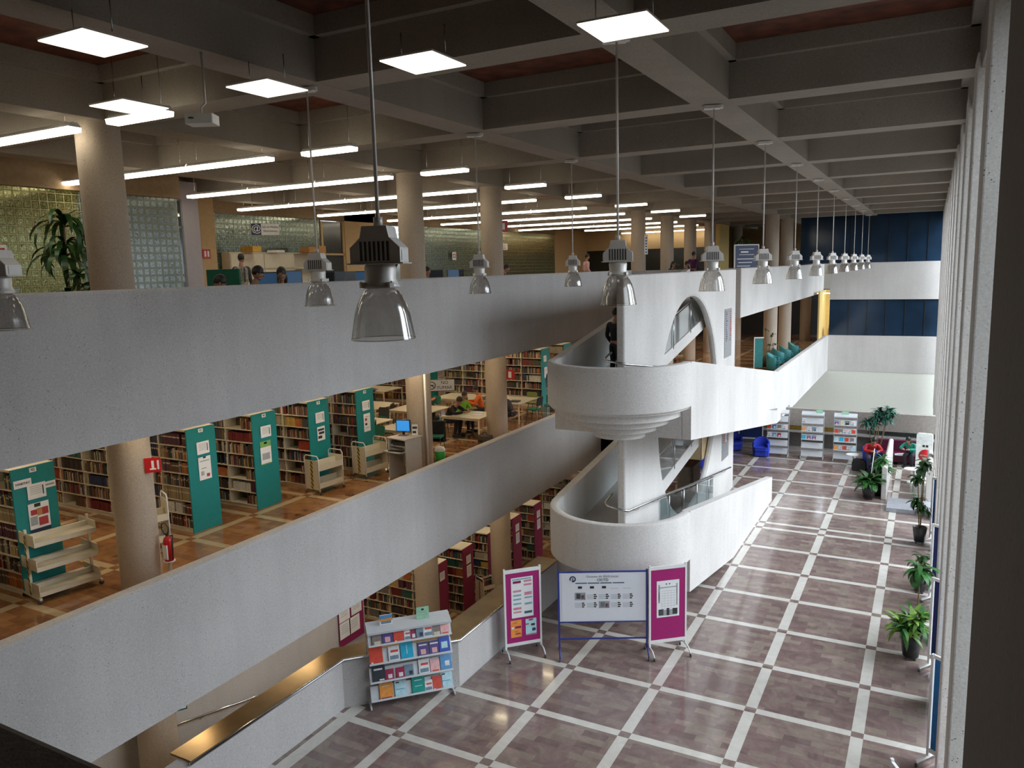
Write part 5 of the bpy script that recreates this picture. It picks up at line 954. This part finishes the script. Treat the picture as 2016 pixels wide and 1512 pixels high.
def person(label, loc, rz, pose='sit', shirt=(.1, .1, .1), trousers=None, hair='short', hairm=None, sleeves=True, scale=1.0, twist=0):
    g = POSES[pose]; t = thing('person', label, 'person', loc, rz); t.scale = (scale,)*3; trousers = trousers or TROU; t.scale = (scale*1.06,)*3
    V = lambda k, s=1: (g[k][0]*s, g[k][1], g[k][2]); mid = lambda a, b, f: tuple(a[i]+(b[i]-a[i])*f for i in range(3))
    def rig(grow, arms=True, legs=True, torso=True, headn=True):
        N = [(V('pel'), (.135+grow, .10+grow)), (mid(V('pel'), V('ch'), .5), (.12+grow, .095+grow)), (V('ch'), (.15+grow, .105+grow)), (V('nk'), .055+grow*.5)]; E_ = [(0, 1), (1, 2), (2, 3)]
        if headn: N.append((mid(V('nk'), V('hd'), .6), .058)); E_.append((3, len(N)-1))
        for s in (1, -1):
            if arms:
                b = len(N); N += [(V('sh', s), .058+grow), (mid(V('sh', s), V('el', s), .5), .048+grow), (V('el', s), .040+grow), (mid(V('el', s), V('ha', s), .5), .036+grow), (mid(V('el', s), V('ha', s), .9), .026+grow)]; E_ += [(2, b), (b, b+1), (b+1, b+2), (b+2, b+3), (b+3, b+4)]
            if legs:
                b = len(N); hp = (V('pel')[0]+.085*s, V('pel')[1], V('pel')[2]-.03); N += [(hp, .085+grow), (mid(hp, V('kn', s), .5), .078+grow), (V('kn', s), .056+grow), (mid(V('kn', s), V('an', s), .4), .052+grow), (V('an', s), .036+grow)]; E_ += [(0, b), (b, b+1), (b+1, b+2), (b+2, b+3), (b+3, b+4)]
        return N, E_
    N, E_ = rig(0); N[0] = (N[0][0], .088); N[1] = (N[1][0], .080); N[2] = (N[2][0], .088); vs, fs = skinned(N, E_, SKIN); b = MB(); b.add(vs, fs, SKIN, True)
    h = V('hd'); dn = Vector(h)-Vector(V('nk')); nod = math.atan2(-dn.y, dn.z)*.7
    H = Matrix.Translation(h) @ Matrix.Rotation(twist, 4, 'Z') @ Matrix.Rotation(nod, 4, 'X'); b.T = H
    b.ball((0, 0, .02), .098, SKIN, 16, (.80, .98, 1.15)).ball((0, -.03, -.06), .06, SKIN, 12, (.85, .9, .75)).ball((0, -.100, -.005), .018, SKIN, 8, (.7, 1, 1.3)).ball((.079, 0, 0), .022, SKIN, 8, (.4, .8, 1.2)).ball((-.079, 0, 0), .022, SKIN, 8, (.4, .8, 1.2)); b.T = Matrix.Identity(4)
    for s in (1, -1):        # hands: palm, four bent fingers, thumb from the palm's side
        e, w = Vector(V('el', s)), Vector(V('ha', s)); d = (w-e).normalized(); side = d.cross(Vector((0, 0, 1))).normalized(); up = side.cross(d).normalized()
        p0 = w-d*.03; b.tube([p0, p0+d*.04, p0+d*.085], [.026, .034, .030], SKIN, 8)
        for i in range(4):
            q = p0+d*.08+side*(-.027+.018*i); L_ = (.062, .07, .066, .052)[i]; b.tube([q, q+d*L_*.5-up*.006, q+d*L_*.85-up*.024, q+d*L_-up*.038], [.0092, .0088, .008, .006], SKIN, 6)
        q = p0+d*.03-side*.03*s; b.tube([q, q+d*.03-side*.022*s-up*.008, q+d*.055-side*.026*s-up*.02], [.012, .010, .007], SKIN, 6)
    b.build('body', t)
    N, E_ = rig(.013, legs=False, headn=False); N[3] = (mid(V('ch'), V('nk'), .72), .07)
    if not sleeves:
        N2 = []; 
        for s_i in (4, 9):
            N[s_i+2] = (mid(N[s_i+1][0], N[s_i+2][0], .3), .052)
        keep = [0, 1, 2, 3, 4, 5, 6, 9, 10, 11]; mp = {k: i for i, k in enumerate(keep)}; N = [N[k] for k in keep]; E_ = [(mp[a], mp[c]) for a, c in E_ if a in mp and c in mp]
    vs, fs = skinned(N, E_, None); MB().add(vs, fs, P('shirt_%02d%02d%02d' % tuple(int(c*99) for c in shirt), shirt, .85, var=.15, scale=12), True).build('shirt', t)
    N, E_ = rig(.014, arms=False, headn=False); N[1] = (mid(V('pel'), V('ch'), .12), (.135, .11)); keep = [0, 1]+list(range(4, len(N))); mp = {k: i for i, k in enumerate(keep)}; N = [N[k] for k in keep]; E_ = [(mp[a], mp[c]) for a, c in E_ if a in mp and c in mp]
    vs, fs = skinned(N, E_, None); MB().add(vs, fs, trousers, True).build('trousers', t)
    for s in (1, -1):
        a = V('an', s); MB().rbox(a[0]-.045, a[0]+.045, a[1]-.20, a[1]+.07, .0, .085, SHOE, .035).build('shoe', t, bevel=.015)
    hm = hairm or HAIR; m = MB(); m.T = H
    m.ball((0, .012, .045), .103, hm, 16, (.84, 1.0, 1.08))
    if hair == 'long': m.ball((0, .05, -.06), .095, hm, 14, (.95, .7, 1.7))
    if hair == 'cap': m.cyl((0, -.09, .045), .07, .012, P('dark_cap', (.03, .03, .03), .8))
    hv = [v for v in m.v]
    m.build('hair', t)
    f = MB(); f.T = H
    for s in (1, -1): f.ball((s*.031, -.088, .012), .0085, PAPER, 8); f.ball((s*.031, -.0955, .012), .0045, INK, 6); f.box(s*.031-.014, s*.031+.014, -.094, -.088, .030, .034, hm)
    f.box(-.02, .02, -.092, -.086, -.048, -.042, P('lip', (.28, .08, .07), .5)); f.build('face_features', t)
    return t
E_X = math.pi/2     # rz that makes a figure (front -Y) face +X
person('student bent over the desk in dark clothes, at the left behind the upper parapet', (-4.75, -2.95, L3-.04), E_X+.9, 'lean', (.025, .02, .02))
person('person standing with a pale backpack before the long cream cabinet', (-11, 4.0, L3), 3.5, 'stand', (.05, .045, .04))
o = MB().rbox(-.17, .17, .0, .2, 0, .46, P('pale_patterned_bag', (.40, .40, .36), .9, var=.6, scale=16), .07, ax=1).box(-.12, -.08, -.12, 0, .05, .45, DARK).box(.08, .12, -.12, 0, .05, .45, DARK).build('backpack', bevel=.02); o.location = (-10.86, 3.85, L3+1.0); o.rotation_euler.z = 3.5+PI; o.rotation_euler.z = .8; tag(o, 'pale patterned backpack on the standing student', 'backpack')
person('student with short dark hair in an olive shirt beside the green monitor', (-4.85, -1.6, L3), E_X+.7, 'sit', (.06, .065, .045), hair='cap')
person('woman with long dark hair looking down, right of the olive-shirted student', (-4.7, -.95, L3-.03), E_X-.5, 'sit', (.04, .04, .05), hair='long', twist=-.5)
person('small face beside the dark monitors right of the second column', (-7.1, 7.2, L3-.03), E_X, 'sit', (.2, .05, .04), hair='long')
person('person in dark clothes seated right of the third column on the top gallery', (-6.5, 10.9, L3), E_X+.5, 'sit', (.12, .02, .03))
person('person in a pink shirt standing by the counter on the top gallery', (-8.0, 21.9, L3), E_X+.8, 'stand', (.62, .38, .38))
person('woman in dark clothes sitting in front of the dark glazing', (-4.6, 23.6, L3), E_X, 'sit', (.02, .02, .025), hair='long')
person('person in a purple shirt standing by the long table near the ochre partition', (-4.0, 25.6, L3), 2.9, 'stand', (.09, .02, .09))
person('dark-haired person seated beside the one in the purple shirt', (-4.3, 24.8, L3), 2.0, 'sit', (.03, .03, .04))
person('student in a black jacket writing at the table by the third column', (-7.75, 9.25, L2), E_X, 'lean', (.012, .012, .015), scale=1.06)
person('boy in a bright green shirt seated beyond the student in black', (-7.75, 10.1, L2), E_X-.1, 'sit', (.16, .42, .03), hairm=HAIR2)
person('person in an orange top seen beside the third column', (-7.7, 11.5, L2), -E_X+.5, 'sit', (.75, .16, .03))
person('person in a salmon shirt sitting under the NO FUMAR sign', (-10.1, 11.2, L2), 2.6, 'sit', (.68, .25, .20))
person('person in a blue top at the far table behind the last teal panel', (-13.5, 12.0, L2), 2.6, 'sit', (.03, .05, .28))
person('person in dark clothes bending over right of the third column', (-6.25, 11.1, L2), -E_X, 'lean', (.03, .025, .03))
person('person standing in jeans half hidden behind the upper drum', (-6.35, 14.6, L2), .5, 'stand', (.05, .10, .16), JEANS)
person('person in a red and dark top seen through the round opening', (-6.6, 31, L2), 1.2, 'stand', (.35, .02, .06))
person('person in black standing on the ramp left of the spine wall', (-.75, 6.4, 5.25), 2.7, 'stand', (.012, .012, .014))
person('person in red and grey slouched in the blue armchair by the divider', (4.35, 20.7, 0), .3, 'lean', (.45, .02, .03), P('grey_trousers', (.06, .06, .07), .8), scale=1.1)
person('person in a green top reading papers on the maroon couch', (5.8, 22.0, -.04), -.3, 'lean', (.02, .28, .20), hair='long')
o = MB().tbox((0, 0, .01), (.42, .3, .01), PAPER).tbox((.05, .1, .02), (.3, .25, .01), PAPER, Matrix.Rotation(.4, 4, 'Z')).build('papers'); o.location = (5.4, 21.8, .43); tag(o, 'white papers on the couch beside the reader in green', 'papers')
o = MB().rbox(-.22, .22, -.18, .18, 0, .4, P('black_bag', (.02, .02, .022), .8), .09, ax=1).build('bag', bevel=.03); o.location = (4.0, 20.45, 0); tag(o, 'black bag on the floor in front of the person in red', 'bag')
